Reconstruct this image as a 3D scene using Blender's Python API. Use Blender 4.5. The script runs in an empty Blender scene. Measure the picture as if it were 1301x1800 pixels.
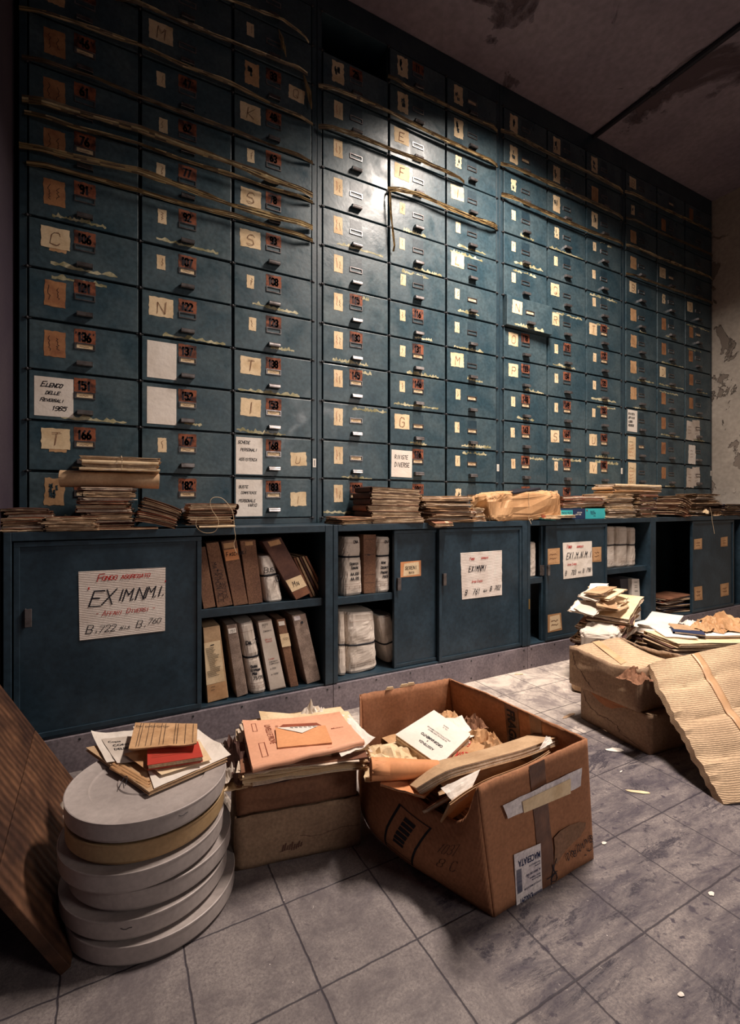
import bpy, math, random
from mathutils import Vector, Matrix, noise
from mathutils.bvhtree import BVHTree
sc = bpy.context.scene
COL = sc.collection
R = math.radians
# ---------------------------------------------------------------- camera, light, exposure
TH, FPX, CX, HY = R(28.36), 844.0, 650.5, 885.0
cam = bpy.data.objects.new('camera', bpy.data.cameras.new('camera')); COL.objects.link(cam)
cam.location = (0, 0, 1.0); cam.rotation_euler = (R(90), 0, -TH)
cam.data.sensor_fit = 'HORIZONTAL'; cam.data.sensor_width = 36; cam.data.lens = 36*FPX/1301
cam.data.shift_y = -15/1301; cam.data.clip_start = .02; sc.camera = cam
wd = bpy.data.worlds.new('world'); sc.world = wd; wd.use_nodes = True
wd.node_tree.nodes['Background'].inputs[0].default_value = (.15, .14, .46, 1)
wd.node_tree.nodes['Background'].inputs[1].default_value = .022
def area(name, loc, target, size, power, color, sy=None, spread=180):
    l = bpy.data.lights.new(name, 'AREA'); l.energy = power; l.color = color; l.size = size
    if sy: l.shape = 'RECTANGLE'; l.size_y = sy
    l.spread = R(spread)
    o = bpy.data.objects.new(name, l); COL.objects.link(o); o.location = loc
    o.rotation_euler = (Vector(target)-Vector(loc)).to_track_quat('-Z', 'Y').to_euler(); return o
area('ceiling_lamp_light', (1.95, 1.30, 3.62), (2.32, 1.32, 0), .85, 132, (1, .86, .75), .22, 137)
area('front_fill_light', (2.6, -2.2, 2.2), (1.6, 1.7, .45), 1.0, 10, (1, .88, .80), 1.0, 75)  # added fill to lift the front faces, no real opening stands there
sc.view_settings.view_transform = 'Standard'; sc.view_settings.look = 'None'
sc.view_settings.exposure = 0.0; sc.view_settings.gamma = 1; sc.view_settings.use_curve_mapping = False
# ---------------------------------------------------------------- pixel rays
S_, C_ = math.sin(TH), math.cos(TH)
def ray(px, py):
    r = (px-CX)/FPX
    return Vector((S_+r*C_, C_-r*S_, (HY-py)/FPX))
def atY(px, py, Y): d = ray(px, py); t = Y/d.y; return Vector((d.x*t, Y, 1+d.z*t))
def atX(px, py, X): d = ray(px, py); t = X/d.x; return Vector((X, d.y*t, 1+d.z*t))
def atZ(px, py, Z): d = ray(px, py); t = (Z-1)/d.z; return Vector((d.x*t, d.y*t, Z))
# ---------------------------------------------------------------- materials
def mat(name, col, rough=.8, col2=None, nscale=6, contrast=(.35, .65), metal=0, bump=0, bscale=60, fine=0, fscale=120, spec=.3, wave=None, rvar=0, grid=None):
    m = bpy.data.materials.new(name); m.use_nodes = True; nt = m.node_tree; N = nt.nodes; L = nt.links
    b = N['Principled BSDF']; b.inputs['Roughness'].default_value = rough; b.inputs['Metallic'].default_value = metal
    b.inputs['Specular IOR Level'].default_value = spec
    col = (*col, 1); b.inputs['Base Color'].default_value = col
    tc = N.new('ShaderNodeTexCoord'); oi = N.new('ShaderNodeObjectInfo')
    mu = N.new('ShaderNodeMath'); mu.operation = 'MULTIPLY'; mu.inputs[1].default_value = 37; L.new(oi.outputs['Random'], mu.inputs[0])
    def nz(scale, det=5, dist=0):
        n = N.new('ShaderNodeTexNoise'); n.noise_dimensions = '4D'; n.inputs['Scale'].default_value = scale
        n.inputs['Detail'].default_value = det; n.inputs['Distortion'].default_value = dist
        L.new(tc.outputs['Object'], n.inputs['Vector']); L.new(mu.outputs[0], n.inputs['W']); return n
    def mix(fac, a, c2, mode='MIX'):
        x = N.new('ShaderNodeMix'); x.data_type = 'RGBA'; x.blend_type = mode
        if hasattr(fac, 'links'): L.new(fac, x.inputs[0])
        else: x.inputs[0].default_value = fac
        for i, v in ((6, a), (7, c2)):
            if hasattr(v, 'links'): L.new(v, x.inputs[i])
            else: x.inputs[i].default_value = v
        return x.outputs[2]
    def ramp(src, lo, hi):
        r = N.new('ShaderNodeMapRange'); r.inputs[1].default_value = lo; r.inputs[2].default_value = hi
        L.new(src, r.inputs[0]); return r.outputs[0]
    out = col
    if col2: out = mix(ramp(nz(nscale, 6, .4).outputs[0], *contrast), col, (*col2, 1))
    if fine:
        f = ramp(nz(fscale, 3).outputs[0], .3, .7)
        out = mix(fine, out, mix(f, (.25, .25, .25, 1), (1.6, 1.6, 1.6, 1)), 'MULTIPLY')
    if wave:
        w = N.new('ShaderNodeTexWave'); w.inputs['Scale'].default_value = wave[0]; w.bands_direction = wave[1]
        w.inputs['Distortion'].default_value = wave[2]; L.new(tc.outputs['Object'], w.inputs['Vector'])
        out = mix(wave[3], out, mix(w.outputs[0], (.35, .3, .28, 1), (1.3, 1.3, 1.3, 1)), 'MULTIPLY')
    if hasattr(out, 'links'): L.new(out, b.inputs['Base Color'])
    if rvar: L.new(ramp(nz(7, 6, 1).outputs[0], .3, .7), (rr := N.new('ShaderNodeMapRange')).inputs[0]); rr.inputs[3].default_value = rough-rvar; rr.inputs[4].default_value = rough+rvar; L.new(rr.outputs[0], b.inputs['Roughness'])
    if bump or wave:
        bp = N.new('ShaderNodeBump'); bp.inputs['Strength'].default_value = min(1, bump or .3); bp.inputs['Distance'].default_value = .003
        src = nz(bscale, 4).outputs[0]
        if wave:
            ad = N.new('ShaderNodeMath'); ad.operation = 'ADD'; L.new(src, ad.inputs[0]); L.new(w.outputs[0], ad.inputs[1]); src = ad.outputs[0]
        L.new(src, bp.inputs['Height']); L.new(bp.outputs[0], b.inputs['Normal'])
    return m
M = {}
M['blue'] = mat('blue_enamel', (.027, .058, .078), .40, (.070, .105, .120), 5, (.36, .70), 0, .25, 40, .35, 60, .5, rvar=.16)
M['bluedark'] = mat('blue_enamel_frame', (.016, .036, .052), .42, (.034, .062, .078), 8, (.4, .7), 0, .15, 60, .25, 70, .5)
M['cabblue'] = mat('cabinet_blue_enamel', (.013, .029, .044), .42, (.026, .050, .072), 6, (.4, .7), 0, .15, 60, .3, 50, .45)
M['steel'] = mat('worn_steel', (.30, .28, .28), .32, (.14, .12, .12), 30, metal=.8, spec=.5)
M['darkmetal'] = mat('dark_metal', (.05, .05, .055), .5, metal=.5)
M['plinth'] = mat('plinth_paint', (.23, .195, .215), .6, (.13, .11, .13), 7, (.35, .7), 0, .2, 30, .4, 90)
M['plate'] = mat('rusty_card', (.27, .085, .042), .75, (.045, .014, .012), 22, (.45, .62), fine=.3)
M['cream'] = mat('cream_paper', (.80, .62, .40), .85, (.58, .40, .22), 14, (.45, .75), fine=.12)
M['tan'] = mat('tan_paper', (.60, .36, .19), .85, (.42, .23, .11), 14, (.4, .7), fine=.15)
M['brownpaper'] = mat('brown_label_paper', (.42, .20, .09), .85, (.26, .10, .05), 18, (.4, .7), fine=.15)
M['white'] = mat('white_paper', (.84, .77, .70), .85, (.70, .62, .54), 9, (.4, .75), 0, .5, 45, .06)
M['lined'] = mat('ruled_paper', (.80, .72, .66), .85, (.62, .52, .46), 9, (.4, .75), 0, .6, 45, .06, wave=(48, 'Z', .3, .16))
M['pink'] = mat('pinkish_folder_card', (.80, .42, .27), .75, (.68, .33, .20), 5, fine=.08)
M['peach'] = mat('peach_envelope_paper', (.78, .36, .17), .7, (.66, .28, .12), 6, fine=.08)
M['bfold'] = mat('brown_folder_card', (.30, .135, .075), .8, (.18, .075, .045), 9, fine=.2)
M['dfold'] = mat('dark_brown_card', (.12, .055, .040), .75, (.055, .025, .022), 9, fine=.2)
M['redbrown'] = mat('red_brown_card', (.34, .085, .04), .75, (.2, .05, .03), 9, fine=.2)
M['cfold'] = mat('buff_folder_card', (.56, .38, .23), .8, (.36, .22, .12), 9, (.4, .7), fine=.15)
M['page'] = mat('page_edges', (.66, .50, .34), .9, (.42, .28, .17), 30, (.3, .7), fine=.3, fscale=200)
M['pagew'] = mat('pale_page_edges', (.78, .66, .54), .9, (.56, .43, .32), 30, (.3, .7), fine=.25, fscale=200)
M['paged'] = mat('dark_page_edges', (.26, .15, .09), .9, (.12, .06, .04), 30, (.3, .7), fine=.3, fscale=200)
M['ink'] = mat('black_ink', (.012, .012, .02), .7)
M['blueink'] = mat('navy_print', (.02, .03, .09), .7)
M['redink'] = mat('red_ink', (.45, .03, .025), .7)
M['brownink'] = mat('brown_ink', (.22, .10, .06), .8)
M['red'] = mat('red_cover', (.55, .06, .035), .6, (.45, .045, .03), 10)
M['yellow'] = mat('yellow_card', (.72, .46, .05), .7, (.6, .36, .04), 8)
M['navy'] = mat('navy_cover', (.02, .035, .09), .5)
M['black'] = mat('black_cloth', (.014, .013, .02), .65)
M['teal'] = mat('turquoise_card', (.05, .48, .50), .6, (.04, .38, .42), 10)
M['grey'] = mat('grey_speckled_board', (.36, .27, .22), .85, (.22, .16, .13), 24, (.4, .6), fine=.5, fscale=260)
M['greydark'] = mat('dark_grey_board', (.07, .065, .075), .7)
M['fileb'] = mat('brown_file_board', (.24, .125, .075), .85, (.13, .065, .045), 7, (.35, .7), fine=.5, fscale=220)
M['card'] = mat('brown_cardboard', (.40, .185, .095), .8, (.31, .135, .068), 4, (.3, .7), fine=.25, wave=(70, 'X', .3, .07), bump=.15)
M['cardin'] = mat('brown_cardboard_inside', (.46, .21, .10), .85, (.38, .16, .075), 5, fine=.15, bump=.15)
M['oldcard'] = mat('faded_cardboard', (.40, .27, .17), .85, (.24, .15, .10), 5, (.35, .7), fine=.3, bump=.3)
M['darkcard'] = mat('brown_crushed_cardboard', (.26, .125, .07), .85, (.16, .075, .045), 5, fine=.25, bump=.3)
M['corr'] = mat('corrugated_cardboard', (.58, .42, .27), .85, (.38, .26, .165), 4, (.35, .7), fine=.2, wave=(62, 'Z', 1.6, .22), bump=.5)
M['kraft'] = mat('kraft_paper', (.58, .34, .17), .6, (.42, .22, .10), 7, fine=.1, spec=.35)
M['wrapw'] = mat('white_wrapping_paper', (.70, .62, .55), .7, (.52, .44, .37), 8, fine=.06)
M['can'] = mat('white_enamel_tin', (.44, .385, .365), .38, (.33, .285, .27), 7, (.4, .75), 0, .08, 40, .15, 90, .5, rvar=.08)
M['cany'] = mat('yellowed_enamel_tin', (.44, .32, .18), .45, (.38, .24, .12), 4, fine=.15)
M['tape'] = mat('old_packing_tape', (.36, .26, .12), .30, (.17, .11, .05), 14, (.35, .7), 0, .5, 60, spec=.6)
M['tapedk'] = mat('old_tape_dark_fold', (.13, .085, .035), .35, (.06, .035, .02), 20, spec=.6)
M['tapelt'] = mat('old_tape_pale_fold', (.52, .42, .24), .28, (.30, .22, .11), 30, spec=.6)
M['tapeb'] = mat('brown_parcel_tape', (.085, .036, .02), .28, (.17, .075, .04), 26, bump=.4, bscale=70, spec=.6)
M['tapec'] = mat('tan_parcel_tape', (.50, .29, .15), .4, (.62, .38, .22), 20, bump=.4, bscale=40, spec=.5)
M['residue'] = mat('tape_glue_residue', (.24, .22, .11), .6, (.58, .53, .36), 16, (.40, .62), fine=.3)
M['clear'] = mat('cloudy_white_tape', (.84, .78, .76), .4, (.60, .54, .57), 25, fine=.3)
M['string'] = mat('twine', (.60, .46, .30), .9)
M['strap'] = mat('black_strap', (.01, .01, .016), .7)
M['brass'] = mat('brass', (.5, .33, .12), .4, metal=.8)
M['wood'] = mat('weathered_wood', (.15, .070, .036), .7, (.05, .022, .014), 7, (.35, .62), fine=.45, fscale=34, wave=(9, 'Y', 3.5, .55), bump=.5)
M['oldpaint'] = mat('flaked_paint', (.42, .35, .27), .8, (.25, .2, .15), 30)
# ---------------------------------------------------------------- mesh builder
STROKE = dict(A='00-26-40|12-32', B='00-06-36-45-44-33-03|33-42-41-30-00', C='45-36-16-05-01-10-30-41', D='00-06-26-44-42-20-00',
 E='46-06-00-40|03-33', F='46-06-00|03-33', G='45-36-16-05-01-10-30-41-43-23', H='00-06|40-46|03-43', I='20-26', J='46-41-30-10-01',
 K='00-06|46-03-40', L='06-00-40', M='00-06-23-46-40', N='00-06-40-46', O='10-01-05-16-36-45-41-30-10', P='00-06-36-45-44-33-03',
 Q='10-01-05-16-36-45-41-30-10|22-40', R='00-06-36-45-44-33-03|23-40', S='45-36-16-05-04-13-33-42-41-30-10-01', T='06-46|26-20',
 U='06-01-10-30-41-46', V='06-20-46', W='06-10-23-30-46', X='00-46|06-40', Y='06-23-46|23-20', Z='06-46-00-40')
STROKE.update({'0': '10-01-05-16-36-45-41-30-10', '1': '15-26-20', '2': '05-16-36-45-44-00-40', '3': '05-16-36-45-44-33-13|33-42-41-30-10-01',
 '4': '30-36-02-42', '5': '46-06-04-34-43-41-30-10-01', '6': '36-14-02-01-10-30-41-42-33-13-02', '7': '06-46-10',
 '8': '13-04-05-16-36-45-44-33-13-02-01-10-30-41-42-33', '9': '44-33-13-04-05-16-36-45-44-42-30-10', '.': '20-21', '-': '13-33', "'": '26-24', '/': '00-46', ',': '21-10'})
_font_cache = {}
def font_mesh(text, bold=0):
    k = (text, bold)
    if k not in _font_cache:
        cu = bpy.data.curves.new('t', 'FONT'); cu.body = text; cu.offset = bold; cu.resolution_u = 3
        ob = bpy.data.objects.new('t', cu); COL.objects.link(ob)
        me = bpy.data.meshes.new_from_object(ob.evaluated_get(bpy.context.evaluated_depsgraph_get()))
        _font_cache[k] = ([v.co.copy() for v in me.vertices], [tuple(p.vertices) for p in me.polygons])
        bpy.data.objects.remove(ob); bpy.data.curves.remove(cu); bpy.data.meshes.remove(me)
    return _font_cache[k]
class MB:
    def __init__(s): s.v = []; s.f = []; s.mi = []; s.mats = []; s.sm = []
    def m(s, key):
        if key not in s.mats: s.mats.append(key)
        return s.mats.index(key)
    def add(s, vs, fs, mk, smooth=False):
        o = len(s.v); s.v += [Vector(v) for v in vs]; i = s.m(mk)
        for f in fs: s.f.append(tuple(o+k for k in f)); s.mi.append(i); s.sm.append(smooth)
    def box(s, a, b, mk, T=None):
        x0, y0, z0 = a; x1, y1, z1 = b
        vs = [(x0,y0,z0),(x1,y0,z0),(x1,y1,z0),(x0,y1,z0),(x0,y0,z1),(x1,y0,z1),(x1,y1,z1),(x0,y1,z1)]
        if T: vs = [T(Vector(v)) for v in vs]
        s.add(vs, [(0,3,2,1),(4,5,6,7),(0,1,5,4),(1,2,6,5),(2,3,7,6),(3,0,4,7)], mk)
    def prism(s, pts, dv, mk):          # polygon extruded along dv
        n = len(pts); p = [Vector(q) for q in pts]; dv = Vector(dv)
        s.add(p+[q+dv for q in p], [tuple(range(n)), tuple(range(2*n-1, n-1, -1))]+[(i, (i+1) % n+0, (i+1) % n+n, i+n)[::-1] for i in range(n)], mk)
    def slab(s, T, w, d, t, mk, nx=6, ny=3, wav=0, seed=0, rag=0, side=None, curl=0):
        # thin sheet block w (x) by d (y) by t (z); T maps local to world
        vs = []; rnd = random.Random(seed)
        jx = [[rnd.uniform(-rag, rag) for _ in range(ny+1)] for _ in range(2)]
        jy = [[rnd.uniform(-rag, rag) for _ in range(nx+1)] for _ in range(2)]
        for top in (0, 1):
            for j in range(ny+1):
                for i in range(nx+1):
                    x = -w/2+w*i/nx; y = -d/2+d*j/ny
                    if i == 0: x += jx[0][j]
                    if i == nx: x += jx[1][j]
                    if j == 0: y += jy[0][i]
                    if j == ny: y += jy[1][i]
                    z = top*t + (noise.noise(Vector((x*14, y*14, seed*3.1)))*wav if wav else 0)
                    if curl: z += curl*max(0, (abs(2*x/w)-.6))*max(0, abs(2*y/d)-.5)*5
                    vs.append(T(Vector((x, y, z))))
        W = nx+1; O = W*(ny+1); fs = []; sd = []
        for j in range(ny):
            for i in range(nx):
                a = j*W+i; fs.append((a+O, a+1+O, a+1+W+O, a+W+O)); fs.append((a+W, a+1+W, a+1, a))
        for i in range(nx):
            sd.append((i, i+1, i+1+O, i+O)); a = ny*W+i; sd.append((a+1, a, a+O, a+1+O))
        for j in range(ny):
            a = j*W; sd.append((a+W, a, a+O, a+W+O)); a = j*W+nx; sd.append((a, a+W, a+W+O, a+O))
        s.add(vs, fs, mk, wav > 0 and nx > 3)
        o = len(s.v)-len(vs); i = s.m(side or mk)
        for f in sd: s.f.append(tuple(o+k for k in f)); s.mi.append(i); s.sm.append(False)
    def tube(s, path, r, mk, n=6, cap=True):
        p = [Vector(q) for q in path]; rings = []
        for i, q in enumerate(p):
            t = (p[min(i+1, len(p)-1)]-p[max(i-1, 0)]).normalized()
            u = t.cross(Vector((0, 0, 1))); u = u if u.length > .05 else t.cross(Vector((0, 1, 0))); u.normalize(); w = t.cross(u)
            rr = r[i] if isinstance(r, (list, tuple)) else r
            rings.append([q+u*(rr*math.cos(2*math.pi*k/n))+w*(rr*math.sin(2*math.pi*k/n)) for k in range(n)])
        vs = [v for g in rings for v in g]
        fs = [(i*n+k, i*n+(k+1) % n, (i+1)*n+(k+1) % n, (i+1)*n+k) for i in range(len(p)-1) for k in range(n)]
        if cap: fs += [tuple(range(n-1, -1, -1)), tuple((len(p)-1)*n+k for k in range(n))]
        s.add(vs, fs, mk, True)
    def quad(s, a, b, c, d, mk): s.add([a, b, c, d], [(0, 1, 2, 3)], mk)
    def lathe(s, c, prof, mk, n=64, T=None):
        vs = []
        for r, z in prof:
            for k in range(n):
                a = 2*math.pi*k/n; v = Vector((c[0]+r*math.cos(a), c[1]+r*math.sin(a), c[2]+z)); vs.append(T(v) if T else v)
        m_ = len(prof); fs = [(i*n+k, i*n+(k+1) % n, (i+1)*n+(k+1) % n, (i+1)*n+k) for i in range(m_-1) for k in range(n)]
        fs += [tuple(range(n-1, -1, -1)), tuple((m_-1)*n+k for k in range(n))]
        s.add(vs, fs, mk, True)
    # frame F(u,v) -> point, nrm offset; text in strokes
    def text(s, F, txt, x, y, h, mk, w=.09, wid=.62, slant=.12, jit=.05, seed=1, gap=.28):
        rnd = random.Random(hash_(txt)+seed); cx = x
        for ch in txt:
            if ch == ' ': cx += h*wid*.8; continue
            g = STROKE.get(ch.upper())
            if not g: continue
            k = .72 if ch.islower() else 1; cw = h*wid*k; dy = rnd.uniform(-.03, .03)*h
            for st in g.split('|'):
                pts = []
                for q in st.split('-'):
                    a, b = int(q[0])/4, int(q[1])/6
                    a += rnd.uniform(-jit, jit); b += rnd.uniform(-jit, jit)*.7
                    pts.append((cx+a*cw+b*h*k*slant, y+dy+b*h*k))
                s.stroke(F, pts, w*h, mk)
            cx += cw*(1 if ch not in "I1.'" else .8)+h*gap*k
        return cx
    def stroke(s, F, pts, wd_, mk):
        for (x0, y0), (x1, y1) in zip(pts, pts[1:]):
            dx, dy = x1-x0, y1-y0; l = math.hypot(dx, dy) or 1e-9; ux, uy = dx/l*wd_/2, dy/l*wd_/2
            q = [(x0-ux+uy, y0-uy-ux), (x1+ux+uy, y1+uy-ux), (x1+ux-uy, y1+uy+ux), (x0-ux-uy, y0-uy+ux)]
            s.add([F(a, b) for a, b in q], [(0, 1, 2, 3)], mk)
    def print_(s, F, txt, x, y, h, mk, bold=.0, wid=1.0):
        vs, fs = font_mesh(txt, bold)
        s.add([F(x+v.x*h*wid/.7, y+v.y*h/.7) for v in vs], fs, mk)
    def build(s, name, parent=None, origin=None, label=None, cat=None, group=None, kind=None, solid=0, bevel=0, shade=None):
        xs = [v.x for v in s.v]; ys = [v.y for v in s.v]; zs = [v.z for v in s.v]
        o = Vector(origin) if origin is not None else Vector(((min(xs)+max(xs))/2, (min(ys)+max(ys))/2, min(zs)))
        me = bpy.data.meshes.new(name); me.from_pydata([v-o for v in s.v], [], s.f)
        for k in s.mats: me.materials.append(M[k])
        me.polygons.foreach_set('material_index', s.mi); me.polygons.foreach_set('use_smooth', s.sm if shade is None else [shade]*len(s.f))
        me.update(); me.set_sharp_from_angle(angle=R(35)) if any(s.sm) or shade else None; ob = bpy.data.objects.new(name, me); COL.objects.link(ob)
        if parent: ob.parent = parent; ob.location = o-wloc(parent)
        else: ob.location = o
        ob['_w'] = tuple(o); tag(ob, label, cat, group, kind)
        if solid: md = ob.modifiers.new('s', 'SOLIDIFY'); md.thickness = solid; md.offset = 0
        if bevel: md = ob.modifiers.new('b', 'BEVEL'); md.width = bevel; md.segments = 2; md.limit_method = 'ANGLE'; md.angle_limit = R(40)
        return ob
def hash_(t): return sum(ord(c)*(i+7) for i, c in enumerate(t))
def wloc(o): return Vector(o['_w'])
def tag(o, label=None, cat=None, group=None, kind=None):
    if label: o['label'] = label
    if cat: o['category'] = cat
    if group: o['group'] = group
    if kind: o['kind'] = kind
    return o
def empty(name, loc, label=None, cat=None, group=None):
    o = bpy.data.objects.new(name, None); COL.objects.link(o); o.location = loc; o.empty_display_size = .05; o['_w'] = tuple(loc)
    return tag(o, label, cat, group)
def inst(src, parent, loc, label=None):
    c = src.copy(); COL.objects.link(c); c.parent = parent; c.location = Vector(loc)-wloc(parent); c['_w'] = tuple(loc)
    if label: c['label'] = label
    return c
def frameXZ(o, off=.0006):               # vertical plane facing the viewer (-Y)
    o = Vector(o); return lambda u, v: o+Vector((u, -off, v))
def quadF(tl, tr, br, bl, off=.0008, N=None):     # unit square onto a quad; v up
    tl, tr, br, bl = map(Vector, (tl, tr, br, bl)); n = N or (tr-tl).cross(bl-tl).normalized()*-1
    def F(u, v): return (bl*(1-u)+br*u)*(1-v)+(tl*(1-u)+tr*u)*v + n*off
    return F
ORD = 'topmost second third fourth fifth sixth seventh eighth ninth tenth eleventh twelfth thirteenth fourteenth fifteenth sixteenth seventeenth eighteenth nineteenth twentieth'.split()
# ---------------------------------------------------------------- the room
FZ, CZ = 0.0, 3.74
XL, XR, YU, YLF = -.345, 4.80, 2.357, 2.10
YB = -2.6
def floor_material():
    m = bpy.data.materials.new('tiled_floor'); m.use_nodes = True; nt = m.node_tree; N = nt.nodes; L = nt.links; b = N['Principled BSDF']
    tc = N.new('ShaderNodeTexCoord'); sp = N.new('ShaderNodeSeparateXYZ'); L.new(tc.outputs['Object'], sp.inputs[0])
    def math_(op, a, c=None, clamp=False):
        n = N.new('ShaderNodeMath'); n.operation = op; n.use_clamp = clamp
        for i, v in ((0, a), (1, c)):
            if v is None: continue
            if hasattr(v, 'links'): L.new(v, n.inputs[i])
            else: n.inputs[i].default_value = v
        return n.outputs[0]
    def nz(scale, det=6, dist=0, rough=.55, vec=None):
        n = N.new('ShaderNodeTexNoise'); n.inputs['Scale'].default_value = scale; n.inputs['Detail'].default_value = det
        n.inputs['Distortion'].default_value = dist; n.inputs['Roughness'].default_value = rough; L.new(vec or tc.outputs['Object'], n.inputs['Vector']); return n.outputs[0]
    def rng(s, a, c, lo=0, hi=1):
        n = N.new('ShaderNodeMapRange'); n.inputs[1].default_value = a; n.inputs[2].default_value = c; n.inputs[3].default_value = lo; n.inputs[4].default_value = hi; L.new(s, n.inputs[0]); return n.outputs[0]
    def mix(f, a, c, mode='MIX'):
        x = N.new('ShaderNodeMix'); x.data_type = 'RGBA'; x.blend_type = mode; L.new(f, x.inputs[0])
        for i, v in ((6, a), (7, c)):
            if hasattr(v, 'links'): L.new(v, x.inputs[i])
            else: x.inputs[i].default_value = (*v, 1)
        return x.outputs[2]
    T = .2378; jit = math_('MULTIPLY', math_('SUBTRACT', nz(25, 3), .5), .006)
    def line(axis, off):
        p = math_('ADD', math_('ADD', sp.outputs[axis], jit), -off+100*T)
        fr = math_('MODULO', p, T); d = math_('MINIMUM', fr, math_('SUBTRACT', T, fr)); return d
    d = math_('MINIMUM', line(0, .619), line(1, .681)); grout = rng(math_('ADD', d, math_('MULTIPLY', math_('SUBTRACT', nz(18, 5, 0, .8), .5), .0022)), .0008, .0030, .95, 0)
    # worn dirty coat right of an uneven line, toned darker to paint in shade
    edge = math_('ADD', sp.outputs[0], math_('MULTIPLY', math_('SUBTRACT', nz(11, 6, 0, .7), .5), .05))
    cover = rng(edge, .712, .722)
    mp = N.new('ShaderNodeMapping'); mp.inputs['Rotation'].default_value[2] = R(32); mp.inputs['Scale'].default_value = (1, 3.2, 1); L.new(tc.outputs['Object'], mp.inputs[0])
    base = mix(rng(nz(7, 12, .4, .78), .42, .60), (.27, .235, .225), (.13, .11, .115))
    base = mix(rng(nz(160, 6, 0, .85), .42, .66), base, (.11, .092, .096))
    base = mix(rng(nz(34, 8, .6, .75), .60, .70), base, (.07, .055, .065))
    dirt_shade = mix(rng(nz(3.6, 12, .5, .78, mp.outputs[0]), .38, .60), (.28, .24, .225), (.055, .045, .060))
    dirt_shade = mix(rng(nz(2.3, 10, .6, .80, mp.outputs[0]), .55, .59), dirt_shade, (.022, .018, .03))
    dirt_shade = mix(rng(nz(150, 7, 0, .85), .44, .62), dirt_shade, (.10, .085, .095))
    dirt_shade = mix(rng(nz(60, 9, .3, .85), .59, .66), dirt_shade, (.36, .32, .30))
    dirt_shade = mix(rng(nz(5.2, 5, .2, .6), .655, .668), dirt_shade, (.46, .40, .36))
    dirt_shade = mix(rng(nz(40, 6), .60, .68), dirt_shade, (.055, .045, .06))
    far_lit_mask = rng(math_('ADD', sp.outputs[1], math_('MULTIPLY', nz(6), .4)), 1.5, 2.0)  # far floor painted paler to carry the light at the back
    far_lit = mix(rng(nz(6, 11, .4, .75), .42, .60), (.70, .61, .53), (.26, .22, .21))
    dirt_shade = mix(far_lit_mask, dirt_shade, far_lit)
    col = mix(cover, base, dirt_shade); col = mix(rng(nz(90, 3, .5, .7), .735, .75), col, (.72, .64, .6))
    col = mix(grout, col, (.035, .03, .04))
    L.new(col, b.inputs['Base Color']); L.new(rng(nz(5), .3, .7, .5, .75), b.inputs['Roughness']); b.inputs['Specular IOR Level'].default_value = .35
    bp = N.new('ShaderNodeBump'); bp.inputs['Strength'].default_value = .5; bp.inputs['Distance'].default_value = .004
    h = math_('SUBTRACT', math_('MULTIPLY', nz(50, 6), .5), grout); L.new(h, bp.inputs['Height']); L.new(bp.outputs[0], b.inputs['Normal'])
    return m
M['floor'] = floor_material()
def plaster(name, c1, c2, c3, lo, hi, sc_=1.3):
    m = mat(name, c1, .9, c2, 2.2, (.35, .65), 0, .4, 25, .2, 30); nt = m.node_tree; N = nt.nodes; L = nt.links; b = N['Principled BSDF']
    src = b.inputs['Base Color'].links[0].from_socket; tc = [n for n in N if n.type == 'TEX_COORD'][0]
    n = N.new('ShaderNodeTexNoise'); n.inputs['Scale'].default_value = sc_; n.inputs['Detail'].default_value = 9; n.inputs['Roughness'].default_value = .62; n.inputs['Distortion'].default_value = .8
    L.new(tc.outputs['Object'], n.inputs['Vector']); r = N.new('ShaderNodeMapRange'); r.inputs[1].default_value = lo; r.inputs[2].default_value = hi; L.new(n.outputs[0], r.inputs[0])
    x = N.new('ShaderNodeMix'); x.data_type = 'RGBA'; L.new(r.outputs[0], x.inputs[0]); L.new(src, x.inputs[6]); x.inputs[7].default_value = (*c3, 1); L.new(x.outputs[2], b.inputs['Base Color'])
    bp = [q for q in N if q.type == 'BUMP'][0]; bp2 = N.new('ShaderNodeBump'); bp2.inputs['Strength'].default_value = .9; bp2.inputs['Distance'].default_value = .02
    L.new(r.outputs[0], bp2.inputs['Height']); bp2.invert = True; L.new(bp.outputs[0], bp2.inputs['Normal']); L.new(bp2.outputs[0], b.inputs['Normal'])
    return m
M['ceil'] = plaster('ceiling_plaster', (.26, .215, .25), (.20, .165, .20), (.085, .06, .07), .585, .64)
M['wallp'] = plaster('flaking_wall_plaster', (.42, .37, .32), (.32, .28, .24), (.20, .165, .14), .57, .585, 2.6)
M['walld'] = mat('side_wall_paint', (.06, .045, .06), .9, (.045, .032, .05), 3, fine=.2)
def struct(name, a, b, mk, nx=0):
    q = MB(); q.box(a, b, mk); return q.build(name, kind='structure', origin=(0, 0, 0))
struct('floor', (XL-.1, YB, -.1), (XR+.1, 2.95, 0), 'floor')
struct('ceiling', (XL-.1, YB, CZ), (XR+.1, 2.95, CZ+.1), 'ceil')
struct('wall_left', (XL-.1, YB, 0), (XL, 2.95, CZ), 'walld')
struct('wall_right', (XR, YB, 0), (XR+.1, 2.95, CZ), 'wallp')
struct('wall_back', (XL-.1, 2.95, 0), (XR+.1, 3.05, CZ), 'walld')
q = MB(); q.tube([(3.16, YU+.02, CZ-.016), (3.16, YB, CZ-.016)], .018, 'black', 8)
for y in (1.9, 1.1, .3): q.box((3.14, y, CZ-.028), (3.18, y+.012, CZ), 'darkmetal')
q.build('trim_1', kind='structure')
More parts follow.
